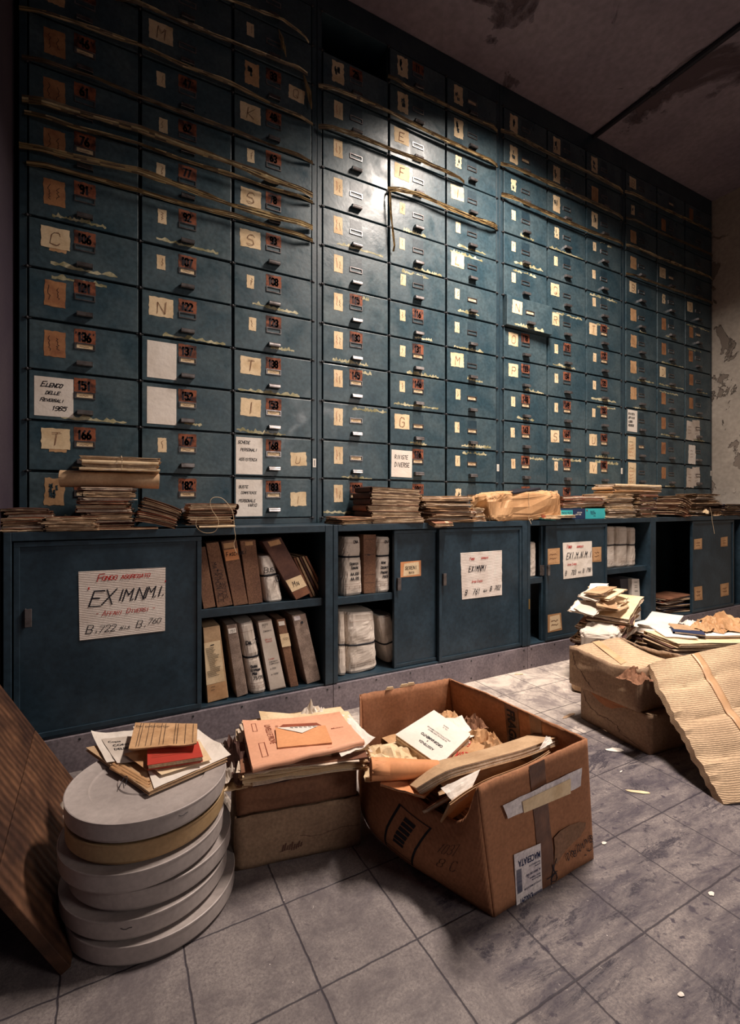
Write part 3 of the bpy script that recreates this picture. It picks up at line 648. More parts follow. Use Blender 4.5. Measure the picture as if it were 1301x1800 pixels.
# third cabinet
xd0, xd1 = px_x(958, YD), px_x(1066, YD)
dC = door(c3, xd0, xd1, zd0, zd1, YD, (px_x(959, YD), atY(960, 1002, YD).z))
dC2 = door(c3, px_x(950, YD2), px_x(1060, YD2), zd0, zd1, YD2, (px_x(949, YD2), atY(952, 1002, YD2).z))
poster('paper_notice', dC, *B((989, 954), (1040, 951), (1041, 1012), (990, 1018)), [('Fondo', .12, .84, .09, 'redink', .13), ('aggregato', .46, .84, .07, 'redink', .13), ('EXI.M.N.M.I', .10, .54, .17, 'ink', .11), ('Affari Diversi', .14, .36, .06, 'redink', .13), ('B', .05, .10, .12, 'ink', .12), ('783', .25, .10, .12, 'ink', .12), ('alla', .50, .13, .06, 'ink', .14), ('B', .65, .12, .11, 'ink', .12), ('798', .78, .13, .11, 'ink', .12)],
  'white notice hung by two tape tabs', mk='white', seed=12, bumpy=.002, wid=.40)
stick(dC, (960, 965), (984, 963), (984, 991), (960, 993), 'kraft', 'tan', YD, seed=1); stick(dC, (1041, 962), (1057, 961), (1057, 987), (1041, 988), 'kraft', 'tan', YD, seed=2); stick(dC, (962, 1081), (986, 1077), (988, 1107), (963, 1112), 'kraft', 'cream', YD, seed=3)
Z3 = atY(1100, 998, YLF+.03).z; shelf(c3, xd1+.002, LX[3]-.041, Z3); shelf(c3, LX[2]+.026, px_x(950, YD2), atY(940, 1016, YLF+.02).z, YLF+.02)
xe0 = px_x(1216, YD); xe1 = px_x(1289, YD)
dD = door(c4, xe0, xe1, zd0, zd1, YD)
for k, P4 in enumerate([((1220, 948), (1234, 946), (1234, 965), (1220, 966)), ((1267, 945), (1279, 943), (1279, 960), (1267, 961)), ((1220, 1032), (1234, 1030), (1235, 1054), (1221, 1056)), ((1266, 1027), (1281, 1024), (1281, 1046), (1267, 1049))]): stick(dD, *P4, 'kraft', 'tan', YD, seed=k+9)
# ---------------------------------------------------------------- files and bundles standing in the cabinets
def standing(name, label, cat, tl, tr, br, bl, Y, depth, mk, group=None, side=None, floorz=None, bev=.002):
    P4 = [atY(a, b, Y) for a, b in (tl, tr, br, bl)]
    if floorz is not None:
        dz = min(P4[2].z, P4[3].z)-floorz
        for p in P4: p.z -= dz
    q = MB(); q.prism([P4[3], P4[2], P4[1], P4[0]], (0, depth, 0), mk)
    o = q.build(name, label=label, cat=cat, group=group, bevel=bev); return o, P4
def on(P4, off=.001):
    F = quadF(*P4, off=off, N=Vector((0, -1, 0))); W_ = (P4[1]-P4[0]).length; H_ = (P4[0]-P4[3]).length
    return F, W_, H_
def spine(o, P4, name, u0, u1, v0, v1, mk, lab=None, text=(), off=.001):
    F, W_, H_ = on(P4, off); q = MB(); q.quad(F(u0, v0), F(u1, v0), F(u1, v1), F(u0, v1), mk)
    F2, _, _ = on(P4, off+.0008); Fm = lambda x, y: F2(x/W_, y/H_)
    for t, u, v, h, ink, w in text: q.text(Fm, t, u*W_, v*H_, h*H_, ink, w=w, wid=.5, jit=.06)
    return q.build(name, o, label=lab)
YS = YLF+.045; zs1 = Z1+.0005; zs0 = BZ+.0045
o, P4 = standing('box_file', 'brown box file hard against the door edge, upper shelf of leftmost low cabinet', 'box file', (340, 962), (361, 958), (379, 1064), (358, 1068), YS, .24, 'fileb', 'upper shelf files', floorz=zs1)
o, P4 = standing('box_file', 'brown box file with handwriting down its spine, upper shelf, second from the door', 'box file', (362, 954), (384, 951), (409, 1062), (382, 1067), YS, .24, 'fileb', 'upper shelf files', floorz=zs1)
F, W_, H_ = on(P4, .0015); q = MB(); q.text(lambda x, y: F(y/W_, 1-x/H_), 'MATRIMONIALE', H_*.30, W_*.18, W_*.30, 'ink', w=.1, wid=.7); q.text(lambda x, y: F(1-y/W_, x/H_), 'SCUSE MAT', H_*.12, W_*.2, W_*.28, 'ink', w=.1, wid=.8); q.build('handwriting', o)
o, P4 = standing('box_file', 'brown box file with a peach label near its top, upper shelf', 'box file', (389, 952), (416, 948), (436, 1061), (411, 1065), YS, .24, 'fileb', 'upper shelf files', floorz=zs1)
spine(o, P4, 'spine_label', .05, .95, .70, .87, 'peach', 'peach label', [('Fascicoli', .15, .77, .06, 'ink', .12)]); spine(o, P4, 'spine_tag', .1, .8, .89, .97, 'tan')
o, P4 = standing('box_file', 'plain brown box file standing left of the white packet, upper shelf', 'box file', (422, 949), (449, 947), (462, 1057), (437, 1061), YS, .24, 'fileb', 'upper shelf files', floorz=zs1)
spine(o, P4, 'spine_tag', .3, .8, .92, .98, 'tan')
def lump(label, tl, tr, br, bl, Y, depth, mk, cat='bundle', name='wrapped_bundle', group=None, strap=(.45,), amp=.004, seed=1, texts=(), floorz=None, ruled=False, rnd_=4):
    P4 = [atY(a, b, Y) for a, b in (tl, tr, br, bl)]
    if floorz is not None:
        dz = min(P4[2].z, P4[3].z)-floorz
        for p in P4: p.z -= dz
    q = MB(); n, m_ = 44, 26; vs = []
    def pt(a, v, s_=1.0, nz_=1):
        ca, sa = math.cos(a), math.sin(a); e = 2/rnd_
        x = math.copysign(abs(ca)**e, ca)*.5*s_; y = math.copysign(abs(sa)**e, sa)*.5*s_
        pin = 1-.035*math.exp(-((v-(strap[0] if strap else -9))*28)**2)
        if v < .02 or v > .98: pin *= .93
        b = P4[3].lerp(P4[2], .5+x*pin).lerp(P4[0].lerp(P4[1], .5+x*pin), v)
        w_ = (P4[2]-P4[3]).length
        dd = amp*(.8*noise.noise(Vector((a*2.0, v*5, seed)))+.8*(1-2*abs(noise.noise(Vector((a*4, v*7, seed))))))*nz_
        return b+Vector((ca*dd, depth*(.5+y*pin)+sa*dd, 0))
    for j in range(m_+1):
        for i in range(n): vs.append(pt(2*math.pi*i/n, j/m_))
    q.add(vs, [(j*n+i, j*n+(i+1) % n, (j+1)*n+(i+1) % n, (j+1)*n+i) for j in range(m_) for i in range(n)]+[tuple(range(n-1, -1, -1)), tuple(m_*n+i for i in range(n))], mk, False)
    tree = BVHTree.FromPolygons([Vector(v) for v in q.v], q.f)
    o = q.build(name, label=label, cat=cat, group=group)
    for s_ in strap:
        q = MB(); h_ = .0042/max(.05, (P4[0]-P4[3]).length)
        a_ = [pt(2*math.pi*i/n, s_-h_, 1.03) for i in range(n)]+[pt(2*math.pi*i/n, s_+h_, 1.03) for i in range(n)]
        q.add(a_, [(i, (i+1) % n, n+(i+1) % n, n+i) for i in range(n)], 'strap', True); q.build('strap', o, solid=.001)
    F, W_, H_ = on(P4, 0)
    def FF(x, y):
        p = F(x/W_, y/H_); h = tree.ray_cast(p+Vector((0, -.1, 0)), Vector((0, 1, 0)))
        return (h[0] if h[0] is not None else p)+Vector((0, -.0018, 0))
    if ruled or texts:
        q = MB()
        if ruled:
            for v in ruled: 
                for k in range(12): q.stroke(FF, [(W_*(.06+.88*k/12), H_*v), (W_*(.06+.88*(k+1)/12), H_*v)], .0011, 'brownink')
            for u_ in (.3, .55, .8): q.stroke(FF, [(W_*u_, H_*ruled[0]), (W_*u_, H_*ruled[1])], .001, 'brownink')
        for t, u, v, h, ink, w in texts: q.text(FF, t, u*W_, v*H_, h*H_, ink, w=w, wid=.5, jit=.06, gap=.15)
        q.build('writing', o)
    return o, P4
# upper shelf, white packet and tilted file
o, P4 = lump('white packet with black ribbon leaning under the tilted box file, upper shelf', (455, 978), (482, 972), (500, 1054), (468, 1058), YS+.0, .2, 'white', 'packet', 'paper_packet', None, (.58,), .002, 5, [('Busta', .2, .64, .12, 'ink', .08)], zs1)
q = MB(); c0 = P4[1].lerp(P4[2], .5)+Vector((-.012, -.008, 0))
for k in range(4): q.tube([c0+Vector((.010*math.cos(a)*(1 if k % 2 else -1)*.8, -.003*math.sin(a), .016*math.sin(a)*(1 if k < 2 else -1)-.002)) for a in [i*math.pi/6 for i in range(7)]], .0018, 'strap', 5)
q.build('ribbon_bow', o)
o, P4 = standing('box_file', 'dark brown box file tilted to the left with a cream label low on its spine', 'box file', (461, 953), (494, 945), (547, 1043), (520, 1056), YS-.012, .24, 'dfold', 'upper shelf files', floorz=zs1)
spine(o, P4, 'spine_label', .05, .98, .14, .34, 'cream', 'cream label', [('Mn', .3, .20, .08, 'ink', .08)]); spine(o, P4, 'spine_tag', .25, .85, .90, .98, 'tan')
spine(o, P4, 'spine_patch', .05, .95, .01, .135, 'bfold')
for k in range(5):
    xk = 6*k
    o, P4 = standing('paper_folder', f'thin strapped folder leaning right of the tilted file, {ORD[k].replace("topmost","first")} from the left', 'folder', (516+xk*.85, 979-k*1.2), (519+xk*.85, 978-k*1.2), (550+xk, 1047-k*1.5), (546+xk, 1048-k*1.5), YS+.03+.004*k, .2, ('bfold', 'cfold', 'dfold', 'cfold', 'bfold')[k], 'strapped thin folders', floorz=zs1, bev=.0008)
# lower shelf
YB_ = YLF+.04
o, P4 = standing('box_file', 'cream box file with a printed list on its spine, lower shelf nearest the door', 'box file', (357, 1099), (386, 1094), (402, 1221), (365, 1231), YB_, .24, 'cfold', 'lower shelf files', floorz=zs0)
sp_ = spine(o, P4, 'printed_list', .0, .92, .24, .80, 'cream', 'cream sheet printed with a list'); spine(o, P4, 'spine_patch', .02, .98, .01, .235, 'yellow' if 0 else 'tan')
F, W_, H_ = on(P4, .0025); q = MB(); rr = random.Random(4)
for k in range(22): q.stroke(lambda x, y: F(x, y), [(.06+.012*k % .2, .72-.018*k), (.45+rr.uniform(0, .35), .722-.018*k)], .006, 'ink')
q.stroke(F, [(.35, .755), (.55, .757)], .014, 'ink'); q.stroke(F, [(.2, .20), (.4, .2)], .006, 'ink'); q.stroke(F, [(.2, .16), (.38, .16)], .006, 'ink'); q.build('print', o)
o, P4 = standing('box_file', 'grey cloth box file with a small white tag, lower shelf second from the door', 'box file', (398, 1098), (416, 1095), (436, 1218), (417, 1225), YB_, .24, 'grey', 'lower shelf files', floorz=zs0)
spine(o, P4, 'spine_tag', .1, .85, .88, .95, 'white', 'small white tag', [('757', .25, .895, .03, 'ink', .1)])
lump('white ruled bundle with black strap among the lower shelf files', (420, 1095), (446, 1088), (471, 1213), (441, 1218), YB_, .22, 'wrapw', group=None, strap=(.52,), seed=3, amp=.003, floorz=zs0, ruled=(.08, .11, .15, .88), texts=[('Dal 72', .24, .70, .05, 'ink', .2), ('Sussi', .26, .37, .035, 'ink', .25), ('Stipendi', .24, .32, .032, 'ink', .25), ('Mod', .30, .27, .035, 'ink', .25), ('71/71', .30, .20, .04, 'ink', .2)])
o, P4 = standing('box_file', 'pale box file written on in black and red, lower shelf right of the white bundle', 'box file', (453, 1089), (477, 1085), (503, 1205), (475, 1212), YB_, .24, 'grey', 'lower shelf files', floorz=zs0)
F, W_, H_ = on(P4, .0015); q = MB(); Fm = lambda x, y: F(x/W_, y/H_)
q.quad(F(.02, .02), F(.98, .02), F(.98, .98), F(.02, .98), 'wrapw'); F, W_, H_ = on(P4, .0025)
for t, v, ink in (('BUSTE', .93, 'ink'), ('1 2', .90, 'ink'), ('Contratti', .84, 'ink'), ('Ufficio', .72, 'redink'), ('Tecnico', .69, 'redink'), ('Lavori', .44, 'redink'), ('Contratti', .40, 'ink'), ('Completati', .37, 'ink'), ('n 500', .30, 'ink'), ('n 1000', .22, 'ink')): q.text(Fm, t, W_*.25, H_*v, H_*.022, ink, w=.12, wid=.5, slant=.3)
q.build('spine_sheet', o)
o, P4 = standing('box_file', 'thin brown box file with a cream band, lower shelf second from the right', 'box file', (486, 1088), (501, 1086), (525, 1204), (511, 1207), YB_, .24, 'fileb', 'lower shelf files', floorz=zs0)
spine(o, P4, 'paper_band', -.02, 1.04, .60, .79, 'cream', 'cream paper band', [('1221', .25, .70, .03, 'ink', .1)], .003); spine(o, P4, 'spine_tag', .15, .85, .91, .97, 'white')
o, P4 = standing('box_file', 'pinkish grey cloth box file standing alone at the right end of the lower shelf', 'box file', (513, 1084), (537, 1080), (564, 1197), (540, 1205), YB_, .24, 'grey', 'lower shelf files', floorz=zs0)
spine(o, P4, 'spine_tag', .1, .55, .92, .98, 'clear')
F, W_, H_ = on(P4, .001); q = MB(); c0 = F(.6, .88); q.lathe((0, 0, 0), [(.0065, 0), (.0065, .002), (.003, .002)], 'darkmetal', 14, T=lambda v: c0+Vector((v.x, -v.z, v.y))); q.build('finger_ring', o)
# second cabinet
YC = YLF+.06; zc1 = Z2+.0005
lump('white strapped bundle lettered ONA on the upper shelf beside the cabinet frame', (605, 936), (636, 936), (640, 1036), (603, 1041), YC, .2, 'wrapw', group=None, strap=(.66,), seed=6, amp=.004, floorz=zc1, ruled=(.12, .16, .2, .9), texts=[('ONA', .5, .89, .05, 'ink', .15), ('Servizi', .3, .52, .045, 'ink', .2), ('Tenute', .35, .45, .045, 'ink', .2), ('AA.GG', .35, .34, .045, 'ink', .2), ('AA.SS', .35, .26, .045, 'ink', .2)])
o, P4 = standing('box_file', 'tan box file standing between the two upper white bundles', 'box file', (639, 936), (661, 936), (660, 1039), (640, 1040), YC+.01, .22, 'fileb', floorz=zc1)
F, W_, H_ = on(P4, .001); q = MB()
for v in (.92, .66, .32, .18): q.stroke(lambda x, y: F(x, y), [(.08, v), (.92, v)], .004, 'ink')
q.stroke(F, [(.3, .65), (.55, .65)], .012, 'ink'); q.build('print', o)
lump('narrower white strapped bundle on the upper shelf beside the sliding door', (663, 937), (688, 937), (688, 1032), (660, 1036), YC, .2, 'wrapw', group=None, strap=(.66,), seed=9, amp=.004, floorz=zc1, ruled=(.12, .16, .2, .9), texts=[('ONA', .5, .89, .05, 'ink', .15), ('Nove', .3, .52, .045, 'ink', .2), ('Decreti', .3, .43, .045, 'ink', .2), ('Protoc', .3, .34, .045, 'ink', .2), ('1969', .4, .26, .045, 'ink', .2)])
lump('slim white strapped bundle against the frame on the lower shelf', (594, 1072), (607, 1072), (611, 1183), (594, 1184), YC, .2, 'wrapw', group=None, strap=(.48,), seed=12, amp=.003, floorz=zs0)
lump('fat white strapped bundle on the lower shelf of the second cabinet', (608, 1071), (661, 1068), (667, 1167), (611, 1180), YC, .2, 'wrapw', group=None, strap=(.46,), seed=15, amp=.006, floorz=zs0, ruled=(.10, .14, .17, .85), texts=[])
lump('shadowed white bundle leaning to the left behind the sliding door', (664, 1083), (690, 1078), (708, 1150), (683, 1166), YC+.04, .16, 'wrapw', group=None, strap=(.40,), seed=18, amp=.004, floorz=zs0+.001)
# third cabinet
zc3 = Z3+.0005
for k, (P_, s_) in enumerate([(((1067, 925), (1083, 925), (1083, 996), (1067, 999)), 'first'), (((1085, 924), (1106, 924), (1106, 993), (1085, 996)), 'second'), (((1108, 924), (1119, 924), (1119, 990), (1108, 992)), 'third')]):
    lump(f'white strapped bundle on the third cabinet upper shelf, {s_} from the door', *P_, YC, .2, 'wrapw', group='third cabinet upper shelf bundles', strap=(.55,), seed=22+k, amp=.003, floorz=zc3, ruled=(.12, .16, .2, .9))
lump('white strapped bundle glimpsed through the gap left of the third cabinet doors', (931, 950), (944, 950), (944, 1010), (931, 1012), YLF+.05, .2, 'wrapw', strap=(), seed=31, amp=.003, floorz=atY(940, 1016, YLF+.02).z+.0005)
o, P4 = standing('ring_binder', 'white ring binder standing behind the floor pile in the third low cabinet', 'binder', (1111, 1013), (1124, 1013), (1127, 1085), (1113, 1087), YC, .24, 'white', floorz=zs0); 
F, W_, H_ = on(P4, .001); q = MB()
for v in (.92, .84, .80, .72, .70): q.stroke(lambda x, y: F(x, y), [(.3, v), (.7, v)], .006, 'ink')
q.build('print', o)
o, P4 = standing('ring_binder', 'grey binder leaning beside the white one in the third low cabinet', 'binder', (1090, 1016), (1109, 1014), (1112, 1086), (1098, 1090), YC+.03, .2, 'greydark', floorz=zs0)
# ---------------------------------------------------------------- folders and paper piles
def xf(c, rz=0, tx=0, ty=0):
    m = Matrix.Translation(Vector(c)) @ Matrix.Rotation(rz, 4, 'Z') @ Matrix.Rotation(tx, 4, 'X') @ Matrix.Rotation(ty, 4, 'Y')
    return lambda v: m @ v
def folder(label, c, rz, w, d, t, cover, page, name='file_folder', cat='folder', group=None, tx=0, ty=0, bend=0, seed=0, spine='back', nl=None, rag=.002, bendy=0, loose=.006, covr=True, droop=0):
    rr = random.Random(seed); base = xf(c, rz, tx, ty)
    def T(v): return base(Vector((v.x, v.y, v.z+bend*(v.x/(w/2))**2+bendy*(v.y/(d/2))**2-droop*max(0, v.x/(w/2))**3)))
    nl = nl or max(2, min(7, int(t/.0035))); ct = .0014; root = None
    if covr:
        q = MB(); q.slab(T, w, d, ct, cover, 8, 3, .0015, seed, rag)
        T2 = lambda v: T(v+Vector((rr0, 0, t-ct))); rr0 = rr.uniform(-.004, .004)
        q.slab(T2, w*.995, d, ct, cover, 8, 3, .003, seed+1, rag)
        n = 5; R_ = t/2
        def arc(kx, sx, axis):
            vs = []; m = 8
            for i in range(m+1):
                for k in range(n+1):
                    a = math.pi*k/n; off = math.sin(a)*R_*.6; z = t/2-math.cos(a)*t/2
                    if axis == 'y': vs.append(T(Vector((-w/2+w*i/m, sx*(d/2+off), z))))
                    else: vs.append(T(Vector((sx*(w/2+off), -d/2+d*i/m, z))))
            q.add(vs, [(i*(n+1)+k, (i+1)*(n+1)+k, (i+1)*(n+1)+k+1, i*(n+1)+k+1) for i in range(m) for k in range(n)], cover, True)
        if spine == 'front': arc(0, -1, 'y')
        elif spine == 'left': arc(0, -1, 'x')
        elif spine == 'right': arc(0, 1, 'x')
        else: arc(0, 1, 'y')
        root = q.build(name, label=label, cat=cat, group=group)
    q = MB(); z = ct if covr else 0; H_ = t-(2*ct if covr else 0)
    for k in range(nl):
        th = H_/nl; ww = w*(1-rr.uniform(.01, .07)); dd = d*(1-rr.uniform(.01, .06)); ox = rr.uniform(-1, 1)*loose; oy = rr.uniform(-1, 1)*loose*.6; a = rr.uniform(-.03, .03)*(loose/.006)
        zz = z
        def T3(v): return T(Vector((v.x*math.cos(a)-v.y*math.sin(a)+ox, v.x*math.sin(a)+v.y*math.cos(a)+oy, v.z+zz)))
        q.slab(T3, ww, dd, th*.86, page if k % 3 or page == 'pagew' else 'page', 7, 3, min(.0012, th*.25), seed+k*7, rag, curl=0)
        z += th
    o = q.build('pages' if covr else name, root, label=None if covr else label, cat=None if covr else cat, group=None if covr else group)
    return root or o
CN = {'bfold': 'brown', 'dfold': 'dark brown', 'redbrown': 'red-brown', 'cfold': 'buff', 'tan': 'tan', 'white': 'white', 'cream': 'cream', 'pink': 'pink', 'navy': 'navy', 'black': 'black', 'yellow': 'yellow', 'red': 'red', 'wrapw': 'pale', 'greydark': 'dark grey', 'teal': 'turquoise', 'kraft': 'kraft'}
def ordn(i, n): return 'bottom' if i == n-1 and n > 1 else ORD[i]
def pile(where, x0, x1, y, z0, z1, n, covers, pages=('page',), d=.24, group=None, seed=0, rz=0, jr=.06, jx=.012, tx=0, ty=0, bend=0, var=.08, spine='back', noun='folder', loose=.010, covr=True, top=None, name='file_folder', rag=.004, shear=(0, 0), nl=None, droop=0):
    # a pile between x0..x1 at ground point y, bottom z0 to top z1
    rr = random.Random(seed); ts = [rr.uniform(.7, 1.3) for _ in range(n)]; s_ = sum(ts); z = z0; outs = []
    for k in range(n):
        t = ts[k]/s_*(z1-z0); w = (x1-x0)*(1-rr.uniform(0, var)); cv = covers[k % len(covers)]
        i = n-1-k; where_ = where
        lab = f'{CN.get(cv, "brown")} {noun}, {ordn(i, n)} {"of" if i == n-1 and n > 1 else "from top of" if i else "of"} {where_}'
        tt = (z-z0)/(z1-z0)
        outs.append(folder(lab, ((x0+x1)/2+rr.uniform(-jx, jx)+shear[0]*tt, y+rr.uniform(-jx, jx)+shear[1]*tt, z+.0003), rz+rr.uniform(-jr, jr), w, d*(1-rr.uniform(0, var)), t*.96, cv, pages[k % len(pages)], name, noun.split()[-1] if noun != 'folder' else 'folder', group, tx, ty, bend*tt, seed*31+k, spine if isinstance(spine, str) else spine[k % len(spine)], nl, rag, 0, loose, covr, droop*tt))
        z += t
    return outs
LZ = TOPZ+.0008
def LXp(px, Y=2.16): return px_x(px, Y)
YM = 2.20     # middle of the ledge
def zl(px, py, Y): return atY(px, py, Y).z
# far left low heap
pile('low heap at the left end of the ledge', LXp(2), LXp(86, 2.12), 2.22, LZ, zl(40, 893, 2.12), 7, ['bfold', 'dfold', 'cfold', 'redbrown', 'bfold'], ('page', 'pagew', 'paged'), .2, 'papers at the left end of the ledge', 3, .0, .10, .012, bend=-.004)
pile('fanned papers sliding toward the tall left pile', LXp(78), LXp(175), 2.17, LZ, zl(110, 908, 2.12), 4, ['cfold', 'bfold'], ('page',), .14, 'fanned papers', 5, -.1, .12, .014, ty=0, loose=.012)
# tall left pile with roll
zt = zl(200, 856, 2.12)
pile('tall left pile under the rolled parcel', LXp(143), LXp(236), 2.21, LZ, zt, 12, ['bfold', 'redbrown', 'dfold', 'cfold', 'dfold', 'bfold'], ('page', 'paged', 'pagew'), .2, 'folders under the rolled parcel', 9, .0, .14, .012, spine=['back', 'left'])
folder('flat brown papers under the foot of the leaning folders', (LXp(210), 2.14, LZ), .02, .27, .09, .007, 'bfold', 'page', seed=77, loose=.01)
# rolled parcel
def roll(label, a, b, r, mk, seed, flat=1, turns=3, name='paper_roll', cat='paper roll', endr=None, group=None):
    a, b = Vector(a), Vector(b); ax = (b-a).normalized(); u = ax.cross(Vector((0, 0, 1))).normalized(); w = u.cross(ax); q = MB(); n = 26; m = 14; vs = []
    for j in range(m+1):
        t = j/m; c = a.lerp(b, t); rr_ = r*(endr(t) if endr else 1)
        for i in range(n):
            th = 2*math.pi*i/n; e = 1+.05*noise.noise(Vector((th, t*4, seed)))+.03*noise.noise(Vector((th*4, t*9, seed)))
            vs.append(c+u*(rr_*e*math.cos(th)*flat)+w*(rr_*e*math.sin(th)))
    q.add(vs, [(j*n+i, j*n+(i+1) % n, (j+1)*n+(i+1) % n, (j+1)*n+i) for j in range(m) for i in range(n)], mk, True)
    o = q.build(name, label=label, cat=cat, group=group)
    for end, sg in ((a, -1), (b, 1)):      # spiral edges seen in the open ends
        q = MB(); sp = []
        for i in range(turns*14):
            th = i*2*math.pi/14; rr_ = r*(1-.8*i/(turns*14))*(endr(0 if sg < 0 else 1) if endr else 1); e = 1+.08*noise.noise(Vector((th*.7, seed, 2)))
            sp.append(end+ax*(.001*sg)+u*(rr_*e*math.cos(th)*flat)+w*(rr_*e*math.sin(th)))
        vs = sp+[p-ax*sg*.05 for p in sp]; k = len(sp); q.add(vs, [(i, i+1, k+i+1, k+i) for i in range(k-1)], mk, True)
        q.build('inner_turns', o, solid=.0012)
    return o
zr = zt
rl = (zl(190, 827, 2.12)-zr)/2
a = Vector((LXp(105), 2.19, zr+rl)); b = Vector((LXp(281, 2.13), 2.17, zr+rl-.004))
roll('large cream parcel roll lying across the tall left pile', a, b, rl, 'kraft' if 0 else 'cfold', 4, 1.5, 2)
zb = zr+2*rl
o = pile('bundle tied on top of the cream roll', LXp(141), LXp(284, 2.13), 2.18, zb, zl(210, 803, 2.12), 4, ['cream', 'cfold', 'cream', 'cfold'], ('pagew', 'page'), .14, 'tied bundle on the roll', 14, -.03, .03, .006, noun='paper sheaf', spine=['front', 'back'], loose=.004, name='paper_sheaf')
def string(label, pts, r=.0014, mk='string', cat='string', closed=False):
    P_ = [Vector(p) for p in pts]; fine = []
    n = len(P_)
    for i in range(n-1):
        p0, p1, p2, p3 = P_[max(i-1, 0)], P_[i], P_[i+1], P_[min(i+2, n-1)]
        for k in range(6):
            t = k/6; fine.append(.5*((2*p1)+(p2-p0)*t+(2*p0-5*p1+4*p2-p3)*t*t+(3*p1-p0-3*p2+p3)*t**3))
    fine.append(P_[-1]); q = MB(); q.tube(fine, r, mk, 5); return q.build('string', label=label, cat=cat)
xk = LXp(213); zz0, zz1 = zb, zl(210, 803, 2.12)
string('loop of twine round the bundle on the cream roll', [(xk, 2.09, zz0+.004), (xk+.002, 2.088, (zz0+zz1)/2), (xk, 2.10, zz1+.002), (xk, 2.26, zz1+.003)], .0013)
# leaning folders
for k in range(7):
    t = .011; px0 = 238+k*3; 
    folder(f'{["brown","dark brown","red-brown","brown","dark brown","buff","brown"][k]} folder of the leaning fan beside the tall left pile, {ordn(6-k, 7)} one', (LXp(270+k*2.2, 2.2)+.0, 2.20+.004*(k % 2), LZ+.020+.0125*k), .0+.03*math.sin(k*2), .150, .2, t, ['bfold', 'dfold', 'redbrown', 'bfold', 'dfold', 'cfold', 'bfold'][k], 'page' if k % 2 else 'paged', group='leaning fan of folders', ty=R(13+2.3*k*.6), seed=100+k, bend=-.004, spine='right' if k % 3 == 0 else 'back')
# curled folders with string
zc = zl(370, 884, 2.12)
pile('curled pile tied with twine', LXp(328), LXp(408), 2.19, LZ+.010, zc-.028, 3, ['dfold', 'bfold', 'redbrown'], ('paged', 'page'), .18, 'curled tied folders', 21, 0, .05, .006, spine='right')
folder('brown folder curled round at its right end, on the pile tied with twine', ((LXp(330)+LXp(410))/2, 2.18, zc-.028), 0, LXp(408)-LXp(326), .18, .026, 'bfold', 'page', spine='right', seed=25, bend=-.002, nl=3)
folder('thin cream folder jutting over the ledge under the tied pile', ((LXp(345)+LXp(412, 2.09))/2, 2.135, LZ+.001), 0, LXp(412, 2.09)-LXp(345), .11, .008, 'cream', 'pagew', spine='front', seed=27)
s0 = [atY(a, b, 2.085) for a, b in ((346, 912), (345, 925), (358, 936), (378, 934), (384, 915), (372, 895), (370, 880), (378, 874), (392, 877), (405, 892), (410, 905), (412, 930), (414, 945), (411, 958), (416, 972))]
string('loose looping twine hanging over the ledge from the curled pile', s0, .0012)
# flat papers by second cabinet
pile('flat thin pile before the drawer reading 190', LXp(586), LXp(676, 2.13), 2.19, LZ, zl(620, 909, 2.10), 3, ['bfold', 'tan', 'bfold'], ('page', 'paged'), .17, 'flat thin folders', 33, 0, .08, .01, loose=.012)
# six account books
zA, zB_ = LZ, zl(680, 857, 2.12); nb = 6; th = (zB_-zA)/nb
for k in range(nb):
    off = [10, 0, -6, -2, -2, 4][k]; w = LXp(728)-LXp(645)
    folder(f'thick brown bound ledger, {ordn(nb-1-k, nb)} of the stack with rounded spines', (LXp(690+off*.5), 2.20+.003*k, zA+k*th), -.10+.05*math.sin(k*2.3)+.05*k/3, w*1.02, .20, th*.97, ['dfold', 'dfold', 'bfold', 'dfold', 'dfold', 'dfold'][k], 'page', name='ledger', cat='ledger', group='stack of six ledgers', spine='left', seed=200+k, nl=5, loose=.002, ty=R(.5*k))
# paper pile right of it
pile('paper pile right of the ledgers', LXp(738), LXp(822), 2.19, LZ, zl(775, 872, 2.12), 11, ['tan', 'dfold', 'cream', 'bfold', 'cfold'], ('page', 'pagew', 'paged'), .2, 'paper pile right of the ledgers', 41, 0, .16, .014, spine=['back', 'right'], loose=.012, shear=(-.03, 0))
pile('ragged end of papers before the brown parcel', LXp(812), LXp(845), 2.17, LZ, zl(830, 893, 2.12), 6, ['tan', 'redbrown', 'cream'], ('pagew', 'page'), .1, 'ragged papers before the parcel', 43, 0, .3, .008, loose=.01, rag=.006, shear=(-.015, 0))
o = folder('open brown booklet sagging over the ledge edge', ((LXp(728)+LXp(788))/2, 2.10, LZ-.010), .05, .125, .10, .022, 'bfold', 'page', name='booklet', cat='booklet', seed=50, tx=R(14), spine='back', nl=5)
